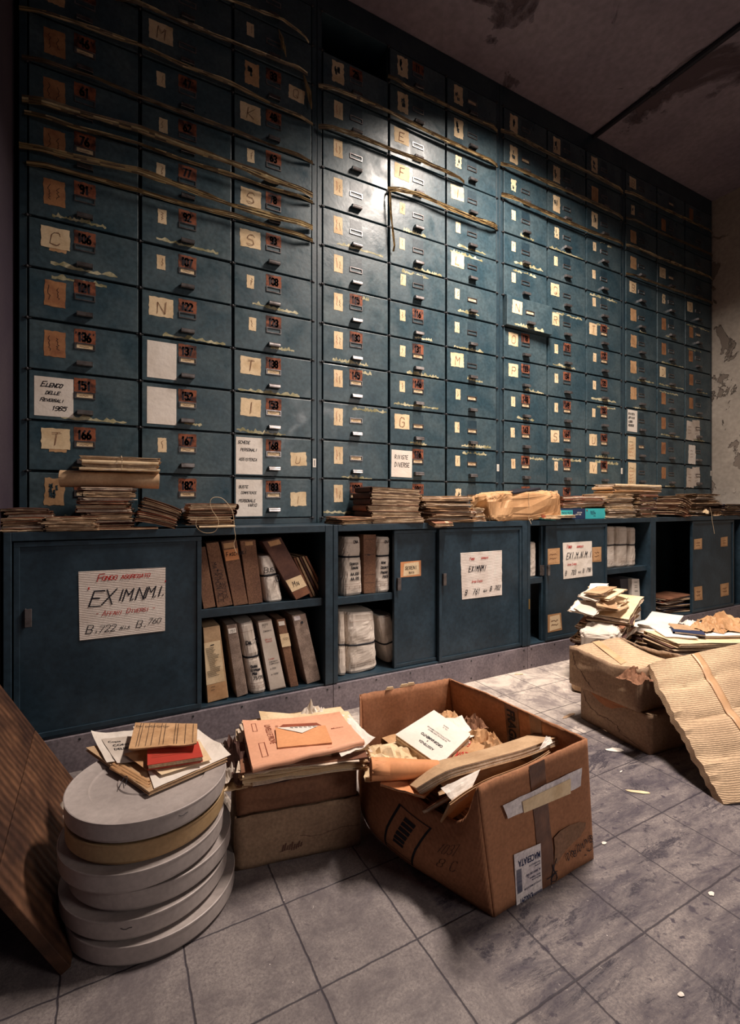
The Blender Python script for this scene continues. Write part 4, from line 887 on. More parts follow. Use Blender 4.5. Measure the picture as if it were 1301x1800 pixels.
# brown wrapped parcel
def blob(label, c, sx, sy, sz, mk, name, cat, rz=0, seed=0, amp=.006, p=5, group=None, ty=0, tx=0, n=30, facet=False, build=True):
    T = xf(c, rz, tx, ty); vs = []; q = MB(); m = n//2
    for j in range(m+1):
        for i in range(n):
            ph = math.pi*j/m-math.pi/2; th = 2*math.pi*i/n
            def se(v, e): return math.copysign(abs(v)**e, v)
            e = 2/p; x, y, z = se(math.cos(ph), e)*se(math.cos(th), e), se(math.cos(ph), e)*se(math.sin(th), e), se(math.sin(ph), e)
            v = Vector((x*sx/2, y*sy/2, z*sz/2+sz/2)); nn = Vector((x, y, z)).normalized()
            rz_ = 1-abs(noise.noise(v*26+Vector((seed, 0, 0))))*2
            v += nn*amp*(.9*noise.noise(v*12+Vector((seed, 3, 0)))+.55*rz_+.25*(1-2*abs(noise.noise(v*60+Vector((0, seed, 0))))))
            if v.z < 0: v.z = 0
            vs.append(T(v))
    q.add(vs, [(j*n+i, j*n+(i+1) % n, (j+1)*n+(i+1) % n, (j+1)*n+i) for j in range(m) for i in range(n)], mk, not facet)
    return q.build(name, label=label, cat=cat, group=group) if build else q
def crumple(label, c, sx, sy, sz, mk, rz=0, seed=0, n=16, name='crumpled_paper', cat='paper'):
    # a sheet of paper crushed into ridges and valleys, standing on its folds
    T = xf(c, rz); q = MB(); vs = []
    for j in range(n+1):
        for i in range(n+1):
            u, v = i/n-.5, j/n-.5; r_ = math.hypot(u, v)*2
            a = noise.noise(Vector((u*3.2, v*3.2, seed))); b = 1-2.4*abs(noise.noise(Vector((u*5, v*5, seed+9)))); e = noise.noise(Vector((u*11, v*11, seed+4)))
            h = max(0, (.45+.55*a+.45*b+.16*e)*(1-.75*r_**2)+.10*e)
            k = 1-.30*(1-r_*.5)*noise.noise(Vector((u*4, v*4, seed+20)))
            vs.append(T(Vector((u*sx*k*1.05+.06*sx*noise.noise(Vector((v*6, seed, 2))), v*sy*k*1.05+.06*sy*noise.noise(Vector((u*6, seed, 5))), max(0, sz*h)+.0008))))
    q.add(vs, [(j*(n+1)+i, j*(n+1)+i+1, (j+1)*(n+1)+i+1, (j+1)*(n+1)+i) for j in range(n) for i in range(n)], mk, False)
    return q.build(name, label=label, cat=cat, solid=.0008)
xw0, xw1 = LXp(852), LXp(977); hw = zl(920, 866, 2.11)-LZ
o = blob('crumpled brown paper parcel tied with twine on the ledge', ((xw0+xw1)/2, 2.20, LZ), xw1-xw0, .20, hw, 'kraft', 'wrapped_parcel', 'parcel', 0, 7, .017, 6, n=80, ty=R(-2), facet=True)
q = MB(); xm = LXp(930, 2.09); q.tube([(xm, 2.092, LZ+.002), (xm-.002, 2.088, LZ+hw*.5), (xm, 2.092, LZ+hw*.98)], .0013, 'string'); q.tube([(xm, 2.088, LZ+.006), (xm+.012, 2.082, LZ+.012), (xm+.022, 2.08, LZ+.006), (xm+.014, 2.078, LZ)], .0015, 'string'); q.tube([(xm, 2.088, LZ+.006), (xm+.001, 2.078, LZ-.012), (xm+.004, 2.076, LZ-.022)], .0014, 'string'); q.build('twine', o)
folder('pale folder lying between the brown parcel and the black book', ((LXp(855)+LXp(965))/2, 2.2, LZ+hw-.006), 0, .27, .17, .006, 'cream', 'pagew', ty=R(-7), seed=61)
folder('black covered book resting tilted on the brown parcel', ((LXp(865)+LXp(962))/2, 2.2, LZ+hw+.004), .06, .25, .17, .012, 'black', 'paged', name='black_book', cat='book', ty=R(-7.5), seed=62, spine='front', nl=2)
# small things below the parcel's right end
x0, x1 = LXp(950, 2.10), LXp(1010, 2.10)
folder('red spined book lying flat right of the brown parcel', ((x0+x1)/2, 2.15, LZ+.012), 0, x1-x0, .12, .017, 'cream', 'page', name='flat_book', cat='book', spine='left', seed=64)
q = MB(); q.box((x0-.004, 2.086, LZ+.013), (x0+.03, 2.2, LZ+.030), 'redbrown'); q.build('book_spine', bpy.data.objects['flat_book'], label='red-brown spine')
for k in range(3): folder(f'thin {["green edged","buff","pale"][k]} pamphlet hanging over the ledge right of the parcel', (x0+.055+.012*k, 2.125-.008*k, LZ+.002+.0035*k), -.05, .12, .09, .003, ['teal', 'cfold', 'cream'][k], 'pagew', name='pamphlet', cat='pamphlet', ty=R(4-1.2*k), seed=66+k, nl=1, group='pamphlets at the ledge edge')
# the turquoise and navy carton
def carton():
    tl, tr, br, bl = [atY(a, b, 2.12) for a, b in ((972, 896), (1064, 892), (1064, 914), (972, 917))]
    for p in (br, bl): p.z = LZ+.001
    tl.z = tr.z = (tl.z+tr.z)/2
    q = MB(); q.prism([bl, br, tr, tl], (0, .13, 0), 'navy'); o = q.build('stationery_carton', label='navy and turquoise stationery carton on the ledge', cat='carton', bevel=.001)
    F = quadF(tl, tr, br, bl, off=.0008, N=Vector((0, -1, 0))); W_ = (tr-tl).length; H_ = (tl-bl).length
    q = MB(); q.quad(F(.60, 0), F(1, 0), F(1, 1), F(.60, 1), 'teal'); q.quad(F(0, .35), F(.36, .35), F(.36, .85), F(0, .85), 'teal'); q.build('turquoise_panel', o, label='turquoise panels')
    F2 = quadF(tl, tr, br, bl, off=.0016, N=Vector((0, -1, 0))); G = lambda x, y: F2(1-x/W_, 1-y/H_)
    q = MB(); q.print_(G, 'EXTRA STRONG', W_*.66, H_*.30, H_*.24, 'navy', .01, .55); q.print_(lambda x, y: F2(x/W_, y/H_), 'HOLD ON', W_*.44, H_*.55, H_*.13, 'white', .01, .8); q.print_(lambda x, y: F2(x/W_, y/H_), 'SAFETY LABEL', W_*.41, H_*.36, H_*.13, 'white', .01, .7)
    for x_, y_, h_ in ((.70, .62, .16), (.70, .42, .2), (.76, .2, .12)): q.print_(lambda x, y: F2(x/W_, y/H_), ['BALLISTO', 'TAILLEFER', 'EXTRA'][[.62, .42, .2].index(y_)], W_*x_, H_*y_, H_*h_, 'navy', .012, .6)
    for xx in (.63, .05): c_ = F2(xx, .82); q.lathe((0, 0, 0), [(.006, 0), (.006, .0005)], 'redbrown', 16, T=lambda v: c_+Vector((v.x, -v.z, v.y)))
    q.build('print', o)
carton()
zt_ = zl(1030, 892, 2.12)
pile('folders resting on the turquoise carton', LXp(987, 2.13), LXp(1062, 2.13), 2.20, zt_+.002, zl(1030, 872, 2.13), 5, ['tan', 'redbrown', 'bfold', 'redbrown', 'redbrown'], ('page', 'pagew', 'paged'), .15, 'red-brown folders on the carton', 70, 0, .05, .006, loose=.005, ty=R(-1))
# large paper piles
zq = zl(1100, 868, 2.13)
pile('big pale pile right of the turquoise carton', LXp(1052, 2.17), LXp(1112, 2.13), 2.21, LZ, zq, 12, ['cream', 'cream', 'cfold', 'bfold', 'cream'], ('pagew', 'pagew', 'page'), .2, 'big pale pile', 75, 0, .09, .012, loose=.012, spine='back', bend=-.004, jr=.09) if 0 else pile('big pale pile right of the turquoise carton', LXp(1052, 2.17), LXp(1112, 2.13), 2.21, LZ, zq, 12, ['cream', 'cream', 'cfold', 'bfold', 'cream'], ('pagew', 'pagew', 'page'), .2, 'big pale pile', 75, 0, .09, .012, loose=.012, spine='back', bend=-.004)
pile('darker pile right of the big pale one', LXp(1114, 2.16), LXp(1150, 2.13), 2.21, LZ, zq-.004, 10, ['cfold', 'bfold', 'cream', 'dfold'], ('page', 'pagew'), .2, 'darker pile beside the pale one', 78, 0, .10, .012, loose=.012, spine=['back', 'front'])
pile('wide folders capping the two big piles', LXp(1062, 2.2), LXp(1158, 2.14), 2.21, zq+.0, zl(1100, 851, 2.13), 4, ['cfold', 'tan', 'cfold', 'cream'], ('page', 'pagew'), .17, 'wide folders capping the piles', 82, 0, .05, .01, spine=['left', 'front'], loose=.01)
# sagging dark heap and rags of paper
for k in range(9):
    folder(f'{["brown","dark brown","buff"][k%3]} folder slumping to the right of the darker pile, {ordn(8-k, 9)} one', (LXp(1172+k*1.5, 2.2), 2.19, LZ+.012+.0145*k), .1*math.sin(k*1.7), .15, .19, .012, ['bfold', 'dfold', 'cfold'][k % 3], 'page' if k % 2 else 'paged', ty=R(10+1.5*k), seed=300+k, bend=-.008, group='slumping folders', rag=.005, loose=.01)
folder('small orange-brown folder jutting over the ledge', (LXp(1205, 2.12), 2.14, LZ+.006), .3, .12, .10, .008, 'redbrown', 'page', seed=320, tx=R(3), rag=.004)
pile('tattered heap against the right wall', LXp(1205, 2.2), LXp(1253, 2.2), 2.22, LZ, zl(1230, 868, 2.15), 11, ['dfold', 'bfold', 'cfold', 'dfold'], ('page', 'paged', 'pagew'), .16, 'tattered heap', 90, 0, .35, .018, loose=.02, rag=.010, var=.2)
crumple('crumpled buff paper at the foot of the tattered heap', (LXp(1262, 2.13), 2.15, LZ), .15, .09, .05, 'cfold', 0, 31)
crumple('small crumpled cream paper on the tattered heap front', (LXp(1243, 2.12), 2.14, LZ+.02), .10, .06, .045, 'cream', .4, 35)
string('twine dangling over the ledge below the tattered heap', [atY(a, b, 2.085) for a, b in ((1248, 892), (1251, 903), (1252, 915), (1254, 925), (1256, 938))], .0014)
pile('dark corner heap beyond the tattered heap', LXp(1255, 2.18), LXp(1303, 2.2), 2.19, LZ, zl(1280, 886, 2.13), 6, ['dfold', 'greydark', 'navy'], ('paged', 'page'), .17, 'dark papers in the corner', 95, 0, .12, .01, loose=.014, rag=.006)
# papers inside the open fourth cabinet
pile('papers inside the open dark cabinet bay', LXp(1160, 2.2), LXp(1212, 2.2), 2.27, BZ+.005, atY(1185, 1048, 2.2).z, 8, ['redbrown', 'navy', 'bfold', 'navy', 'cfold'], ('page', 'paged', 'pagew'), .2, 'papers in the open bay', 97, 0, .2, .014, loose=.02)
# ---------------------------------------------------------------- stack of six round film tins
CN_W = Vector((.088, 1.352, 0)); RC = .200
offs = [(.010, -.014, .196), (-.004, -.006, .192), (.010, .002, .189), (-.010, -.006, .189), (-.001, .004, .184), (.000, .002, .187)]
for k, (ox, oy, r) in enumerate(offs):
    z = .0505*k+.0003; c = (CN_W.x+ox, CN_W.y+oy, z); mk = 'cany' if k == 4 else 'can'; H = .0485
    nm = ['bottom', 'second from the bottom', 'third from the bottom', 'fourth from the bottom', 'yellowed, second from the top', 'topmost, under the loose papers'][k]
    q = MB(); q.lathe(c, [(r-.012, 0), (r-.007, .002), (r-.0060, .0125), (r-.003, .013)], mk, 96)
    o = q.build('film_tin', label=f'round flat {"yellowish" if k == 4 else "white"} tin of the stack, {nm}', cat='film tin', group='stack of round tins', shade=True)
    q = MB(); pr = [(r-.0020, .0095), (r-.0002, .0105), (r, .012), (r-.0002, H-.004), (r+.0012, H-.003), (r+.0010, H-.0008), (r-.0012, H), (r-.004, H-.0015)]
    pr += [(r-.050, H-.0015), (r-.0535, H-.0055), (r-.112, H-.0055), (r-.1145, H-.0025), (.002, H-.0025)]
    q.lathe(c, pr, mk, 96); q.build('lid', o, shade=True)
    if k == 1 or k == 5:
        q = MB(); a0 = R(250 if k == 1 else 285)
        q.tube([(c[0]+(r+.0004)*math.cos(a0+t*.03), c[1]+(r+.0004)*math.sin(a0+t*.03), z+.034-.004*abs(math.sin(t*.9))) for t in range(5)], .0007, 'darkmetal', 5); q.build('scratch', o)
ZT = .0505*5+.0485+.0006
# ---------------------------------------------------------------- free sheets and books given by four corners
def quadbook(name, label, cat, C4, t, cover, page=None, n=1, seed=1, wav=.0015, group=None, smooth=True, parent=None, curl=()):
    """C4: world corners tl,tr,br,bl of the top face; thickness t downwards"""
    tl, tr, br, bl = [Vector(c) for c in C4]; nx, ny = 12, 10
    def P_(u, v, dz=0, ins=0):
        u = ins+(1-2*ins)*u; v = ins+(1-2*ins)*v
        p = (bl*(1-u)+br*u)*(1-v)+(tl*(1-u)+tr*u)*v
        z = wav*(noise.noise(Vector((u*4, v*4, seed)))+.5*noise.noise(Vector((u*9, v*9, seed))))
        for (cu, cv, amt) in curl: z += amt*max(0, 1-2.2*math.hypot(u-cu, v-cv))**2
        return p+Vector((0, 0, z+dz))
    def leaf(q, z0, z1, mk, ins=0, jit=0):
        ju, jv = rr.uniform(-jit, jit), rr.uniform(-jit, jit); vs = []
        for zz in (z0, z1):
            for j in range(ny+1):
                for i in range(nx+1): vs.append(P_(i/nx, j/ny, zz, ins)+Vector((ju, jv, 0)))
        W = nx+1; O = W*(ny+1); fs = [(j*W+i+O, j*W+i+1+O, (j+1)*W+i+1+O, (j+1)*W+i+O) for j in range(ny) for i in range(nx)]+[((j+1)*W+i, (j+1)*W+i+1, j*W+i+1, j*W+i) for j in range(ny) for i in range(nx)]
        for i in range(nx): fs += [(i, i+1, i+1+O, i+O), (ny*W+i+1, ny*W+i, ny*W+i+O, ny*W+i+1+O)]
        for j in range(ny): fs += [((j+1)*W, j*W, j*W+O, (j+1)*W+O), (j*W+nx, (j+1)*W+nx, (j+1)*W+nx+O, j*W+nx+O)]
        q.add(vs, fs, mk)
    rr = random.Random(seed); q = MB(); ct = min(.0012, t*.4)
    leaf(q, -ct, 0, cover)
    if page: leaf(q, -t, -t+ct, cover)
    o = q.build(name, parent, label=label, cat=cat, group=group)
    if page:
        q = MB(); tt = (t-2*ct)/n
        for k in range(n): leaf(q, -t+ct+tt*k, -t+ct+tt*(k+.9), page if k % 2 == 0 else 'page', .012, .002 if n > 1 else 0)
        q.build('pages', o)
    return o, (lambda u, v, off=.0012: P_(u, v, off))
def zq_(pts, zs): return [atZ(a, b, z) for (a, b), z in zip(pts, zs)]
# papers on the top tin
z = ZT
C = zq_([(210, 1283), (345, 1272), (404, 1328), (268, 1391)], [z+.004]*4)
quadbook('paper_stack', 'tan edged folder at the bottom of the papers on the tins', 'folder', zq_([(151, 1314), (330, 1275), (400, 1333), (262, 1392)], [z+.010]*4), .009, 'cfold', 'page', 2, 3, .001)
q = MB(); p0 = atZ(214, 1352, z+.011); p1 = atZ(250, 1372, z+.011)
o, G = quadbook('paper_sheet', 'white card with a bent right tip under the red book', 'paper', zq_([(234, 1277), (349, 1282), (406, 1327), (271, 1386)], [z+.013]*4), .0012, 'white', None, 1, 5, .002, curl=((1, .3, .010),))
o, G = quadbook('paper_sheet', 'white printed sheet poking out at the far left of the tins papers', 'paper', zq_([(160, 1291), (236, 1283), (262, 1330), (188, 1340)], [z+.016]*4), .0010, 'white', None, 1, 6, .002, curl=((0, 1, .012),))
o, G = quadbook('paper_sheet', 'off-white printed form fanned toward the left on the tins', 'paper', zq_([(178, 1299), (270, 1290), (300, 1335), (206, 1341)], [z+.018, z+.018, z+.018, z+.018]), .0010, 'wrapw', None, 1, 7, .002)
q = MB()
q.print_(lambda x, y: G(.08+x, .80+y), 'Copia', 0, 0, .07, 'ink', .01); q.print_(lambda x, y: G(.12+x, .62+y), 'CONSIGLIO', 0, 0, .08, 'ink', .015)
q.print_(lambda x, y: G(.10+x, .48+y), 'DELIBERAZIONE', 0, 0, .07, 'ink', .01); q.build('print', o)
quadbook('paper_sheet', 'cream sheet under the red book on the tins', 'paper', zq_([(228, 1318), (350, 1300), (372, 1335), (284, 1362)], [z+.021]*4), .0010, 'cream', None, 1, 8, .002)
quadbook('envelope', 'brown envelope lying between the sheets and the red book', 'envelope', zq_([(218, 1325), (300, 1305), (322, 1340), (256, 1352)], [z+.023]*4), .0015, 'tan', None, 1, 9, .001)
zr_ = z+.040
o, G = quadbook('red_book', 'red covered book on the papers over the tins', 'book', zq_([(259, 1317), (348, 1303), (357, 1330), (259, 1345)], [zr_]*4), .013, 'red', 'page', 3, 10, .0004)
q = MB(); rr = random.Random(3)
for k in range(4): q.stroke(G, [(.08+.02*rr.random(), .72-.11*k), (.62+.2*rr.random(), .72-.11*k)], .014, 'redbrown')
q.build('print', o)
zc_ = z+.054
o, G = quadbook('ledger_card', 'tan ruled ledger card on top of the red book', 'card', zq_([(238, 1270), (347, 1272), (346, 1311), (226, 1316)], [zc_, zc_, zc_+.002, zc_]), .0035, 'tan', 'page', 1, 11, .0015, curl=((1, 0, .008), (.55, 0, .004)))
q = MB()
for u in (.10, .14, .24, .32, .44, .50, .66, .70, .82, .94): q.stroke(G, [(u, .06), (u, .97)], .006, 'ink')
for u in (.03, .17, .26, .36, .46): q.print_(lambda x, y: G(u+x, .82+y), 'Esercizio'[:4], 0, 0, .05, 'ink', .01, .8); q.stroke(G, [(u+.01, .78), (u+.07, .78)], .008, 'ink')
q.build('print', o)
p = [atZ(a, b, z+.004) for a, b in ((196, 1352), (215, 1362), (236, 1376), (262, 1388))]
for k in range(3): roll(f'rolled brown-paper document edge peeking from the pile on the tins, {["front", "middle", "back"][k]} one', p[0]+Vector((.004*k, .010*k, .004+.0018*k)), p[3]+Vector((.0, .010*k, .004+.0018*k)), .0042, 'kraft', 90+k, 1.3, 1, name='rolled_document', cat='document', group='rolled document edges')
a = atZ(222, 1364, z+.012)
string('dark cord tied round the papers, dangling onto the top tin', [a, a+Vector((-.004, -.006, .001)), a+Vector((-.012, -.018, -.006)), a+Vector((-.016, -.030, -.0095))], .0009, 'ink', 'cord')
string('second dark cord end lying on the top tin', [a, a+Vector((.002, -.010, .0)), a+Vector((-.003, -.028, -.0095))], .0009, 'ink', 'cord')
# ---------------------------------------------------------------- wooden panel leaning on the left wall
def panel():
    A = Vector((-.070, 1.205, .002)); ax = Vector((-.020, .75, 0)); up = Vector((-.262, .012, .46)); up.normalize()
    n = ax.cross(up).normalized(); n = n if n.x > 0 else -n
    o0 = None
    for k, (a, b, lab) in enumerate(((0, .27, None), (.273, .475, None))):
        q = MB(); nx, ny = 2, 2; L1 = .56
        P_ = lambda u, v, w: A+ax.normalized()*((u)*.75)+up*v+n*w
        e = [(0, a), (.75/.75, a), (1, b), (0, b)]
        if k == 0: vs = [P_(.02, 0, 0), P_(.0, .0, 0)]
        pts = [P_(0, a, 0), P_(1, a, 0), P_(1, b, 0), P_(0, b, 0)]
        if k == 0: pts = [P_(0, .01, 0), P_(.10, 0, 0), P_(1, 0, 0), P_(1, b, 0), P_(0, b, 0)]
        q.prism(pts, -n*.022, 'wood')
        if o0 is None: o0 = q.build('wooden_panel', label='weathered wooden panel with flaking paint leaning against the left wall', cat='panel', bevel=.002, origin=A)
        else: q.build('plank', o0, bevel=.002)
panel()
# ---------------------------------------------------------------- crushed cardboard boxes under the left paper pile
def face_box(name, label, F4, H, depth, mk, seed, bulge=.012, sag=0, tear=.004, texts=None, cat='cardboard box', lipn=6, z0=.001, hollow=False):
    """box whose front foot runs F4[0]->F4[1] (ground points) with per-corner heights; slightly crushed"""
    A, B_ = Vector(F4[0]), Vector(F4[1]); dirx = (B_-A).normalized(); back = Vector((-dirx.y, dirx.x, 0)); W_ = (B_-A).length
    q = MB(); n = 16; m = 10
    def P_(side, u, v):
        if side == 0: p = A+dirx*(W_*u)
        elif side == 1: p = B_+back*(depth*u)
        elif side == 2: p = B_+back*depth-dirx*(W_*u)
        else: p = A+back*(depth*(1-u))
        out = [-back, dirx, back, -dirx][side]; e = min(u, 1-u)*2
        bl_ = bulge*math.sin(math.pi*v)*min(1, e*2.5)+.006*noise.noise(Vector((u*4+side*9, v*5, seed)))*min(1, e*4)
        h = H-sag*min(1, e*2)*(.6+.4*math.sin(u*5+seed))+tear*noise.noise(Vector((u*20+side*7, seed, 1)))
        return p+out*bl_+Vector((0, 0, z0+h*v))
    for s_ in range(4):
        vs = [P_(s_, i/n, j/m) for j in range(m+1) for i in range(n+1)]
        q.add(vs, [(j*(n+1)+i, j*(n+1)+i+1, (j+1)*(n+1)+i+1, (j+1)*(n+1)+i) for j in range(m) for i in range(n)], mk, True)
    q.quad(A+Vector((0, 0, z0)), A+back*depth+Vector((0, 0, z0)), B_+back*depth+Vector((0, 0, z0)), B_+Vector((0, 0, z0)), mk)
    o = q.build(name, label=label, cat=cat, solid=.005)
    if not hollow:
        q = MB(); zz = z0+H-.010; c_ = [A+(dirx+back)*.012, B_+(back-dirx)*.012, B_+back*(depth-.012)-dirx*.012, A+back*(depth-.012)+dirx*.012]
        q.quad(*[p+Vector((0, 0, zz)) for p in c_], mk); q.build('top_flaps', o, solid=.004)
    return o, P_, A, B_, dirx, back
bA, bB = atZ(414, 1531, 0), atZ(632, 1484, 0)
o, Pf, A_, B2_, dx_, bk_ = face_box('cardboard_box', 'lower faded cardboard box under the pink folders', (bA, bB), .142, .26, 'oldcard', 3, .006, .0, .006)
q = MB(); fr = lambda u, v: Pf(0, u, v)+bk_*-.0036
for k in range(9): q.stroke(fr, [(.36+.018*k, .22+.02*math.sin(k)), (.37+.018*k, .33+.03*math.sin(k*2))], .010, 'dfold')
q.stroke(fr, [(.34, .22), (.52, .26)], .008, 'dfold'); q.build('stamp', o)
q = MB(); rr = random.Random(9); up_ = [(k/24, .44+.03*math.sin(k*.7)+rr.uniform(-.015, .015)) for k in range(12, 25)]
for (a, b), (c, d_) in zip(up_, up_[1:]): q.stroke(fr, [(a, b), (c, d_)], .006, 'dfold')
q.build('tide_mark', o)
bA2, bB2 = bA+dx_*.006+bk_*.004, bB-dx_*.010+bk_*.004
o, Pf2, *_ = face_box('cardboard_box', 'upper crushed reddish-brown cardboard box directly under the pink folders', (bA2, bB2), .088, .25, 'darkcard', 7, .010, .006, .006, z0=.147)
zz = .243
# pile of papers on it
W0 = [atZ(426, 1282, .30), atZ(598, 1264, .30), atZ(640, 1306, .30), atZ(443, 1357, .30)]
ctr = (A_+B2_)/2+bk_*.13
ang = math.atan2(dx_.y, dx_.x)
seq = [('cfold', 'pagew'), ('dfold', 'paged'), ('cream', 'pagew'), ('cfold', 'page'), ('tan', 'pagew'), ('cream', 'page'), ('bfold', 'pagew'), ('cream', 'pagew')]
for k, (cv, pg) in enumerate(seq):
    t = .0062
    folder(f'{CN[cv]} folder in the pile under the pink folder, {ORD[8-k-1] if k else "bottom"} one', (ctr.x+.012*math.sin(k*2.1)+.014, ctr.y+.012*math.cos(k*1.7)-.022, zz+.0068*k), ang+.07*math.sin(k*1.9), .350-.012*(k % 3), .295, t, cv, pg, group='folders under the pink folder', seed=400+k, spine='back' if k % 3 else 'front', bend=-.002, loose=.016, rag=.006, nl=3, bendy=-.004)
zp = zz+.0068*8+.003
o, G = quadbook('paper_sheet', 'cream sheet sticking out behind the pink folder', 'paper', zq_([(455, 1256), (612, 1250), (648, 1300), (480, 1330)], [zp]*4), .0012, 'cream', None, 1, 21, .004, curl=((0, 1, .012),))
o, G = quadbook('paper_sheet', 'white blotted sheet under the pink folder with bent right tip', 'paper', zq_([(560, 1258), (614, 1256), (660, 1305), (600, 1330)], [zp+.001]*4), .0012, 'white', None, 1, 22, .004, curl=((1, 0, .015),))
zp += .004
P4 = zq_([(426, 1270), (597, 1254), (638, 1300), (443, 1347)], [zp+.010, zp+.010, zp+.012, zp+.010])
o, G = quadbook('pink_folder', 'large pink folder printed with a title, topmost of the left paper pile', 'folder', P4, .010, 'pink', 'pagew', 2, 23, .002, curl=((0, 1, .008), (1, 1, .006)))
q = MB(); F_ = lambda x, y: G(.36-.0-y*.9, .92-x*1.0)
Gt = lambda x, y: G(.13+y, .88-x)
q.print_(lambda x, y: G(.24-y, .88-x) if 0 else G(.20+y, .84-x), 'LIVELLI E PROVE', 0, 0, .055, 'redbrown', .01, .85)
q.print_(lambda x, y: G(.30+y, .80-x), 'Archivio', 0, 0, .03, 'redbrown', .01, .9)
for a, b, c, d_ in ((.08, .72, .12, .90), (.10, .12, .15, .42)):
    for s_ in (((a, b), (c, b)), ((c, b), (c, d_)), ((c, d_), (a, d_)), ((a, d_), (a, b))): q.stroke(G, s_, .005, 'redbrown')
q.print_(lambda x, y: G(.80+x, .48-y*.2+y), 'Museo', 0, 0, .04, 'redbrown', .01, .8); q.build('print', o)
q = MB(); e0, e1 = P4[3]+Vector((0, 0, -.006)), P4[2]+Vector((0, 0, -.006)); q.tube([e0.lerp(e1, t/12)+Vector((0, -.004, .0015*math.sin(t*1.3))) for t in range(13)], [.0085+.001*math.sin(t*2.1) for t in range(13)], 'pink', 12); q.build('folded_edge', o)
zp2 = zp+.013
o, G = quadbook('envelope', 'orange envelope with open flap lying on the pink folder', 'envelope', zq_([(484, 1279), (572, 1275), (584, 1305), (488, 1314)], [zp2+.004, zp2+.004, zp2+.004, zp2+.002]), .004, 'peach', 'pagew', 1, 25, .0008)
q = MB(); q.add([G(.03, .97, .0010), G(.86, .99, .0010), G(.50, .60, .0018)], [(2, 1, 0)], 'white'); rr = random.Random(2)
for k in range(6): q.stroke(lambda x, y: G(x, y, .0024), [(.30+.09*k, .93), (.34+.09*k, .91)], .02, 'ink')
q.build('letter', o)
q = MB(); q.add([G(.08, 1.0, .0006), G(.92, 1.0, .0006), G(.84, 1.16, .001), G(.16, 1.14, .001)], [(0, 1, 2, 3)], 'redbrown'); q.build('envelope_flap', o, solid=.0006)
# papers hanging to the left of the pile and scraps around
for k, (c, s3, mk, seed, lab) in enumerate([((.325, 1.40, .245), (.06, .16, .07), 'dfold', 41, 'dark crumpled folder bulging at the left of the pink pile'), ((.290, 1.43, .238), (.05, .14, .05), 'wrapw', 42, 'crumpled white paper hanging at the left end of the pink pile'), ((.60, 1.52, .24), (.09, .06, .085), 'white', 43, 'crumpled white tissue sticking up behind the pink pile')]):
    crumple(lab, c, s3[0]*1.4, s3[1]*1.2, s3[2]*1.1, mk, .2, seed)
o, G = quadbook('paper_sheet', 'cream printed page drooping over the box corner beside the tins', 'paper', [(.250, 1.50, .262), (.335, 1.50, .262), (.330, 1.315, .225), (.268, 1.33, .222)], .003, 'cream', 'pagew', 1, 44, .003)
q = MB()
for k in range(7): q.stroke(G, [(.15, .15+.06*k), (.8, .16+.06*k)], .008, 'brownink')
q.build('print', o)
for k, (px, py, s_, mk) in enumerate([(150, 1345, .07, 'wrapw'), (128, 1372, .06, 'white'), (175, 1335, .05, 'cfold'), (395, 1395, .05, 'wrapw'), (400, 1420, .04, 'clear')]):
    p = atZ(px, py, .02 if k < 3 else .0); 
    if k < 3: p = Vector((-.10+.055*k, 1.70+.05*k, 0)) ; s_ *= 1.6
    else: p = Vector((.315, 1.62, 0)) if k == 3 else Vector((.275, 1.66, 0))
    crumple(['crumpled grey-white paper on the floor behind the tins', 'small crumpled white paper on the floor beside the wooden panel', 'torn buff paper on the floor behind the tins', 'torn pale paper between the tins and the box', 'cloudy plastic scrap between the tins and the box'][k], p, s_*1.7, s_*1.2, s_*.9, mk, k, 60+k)
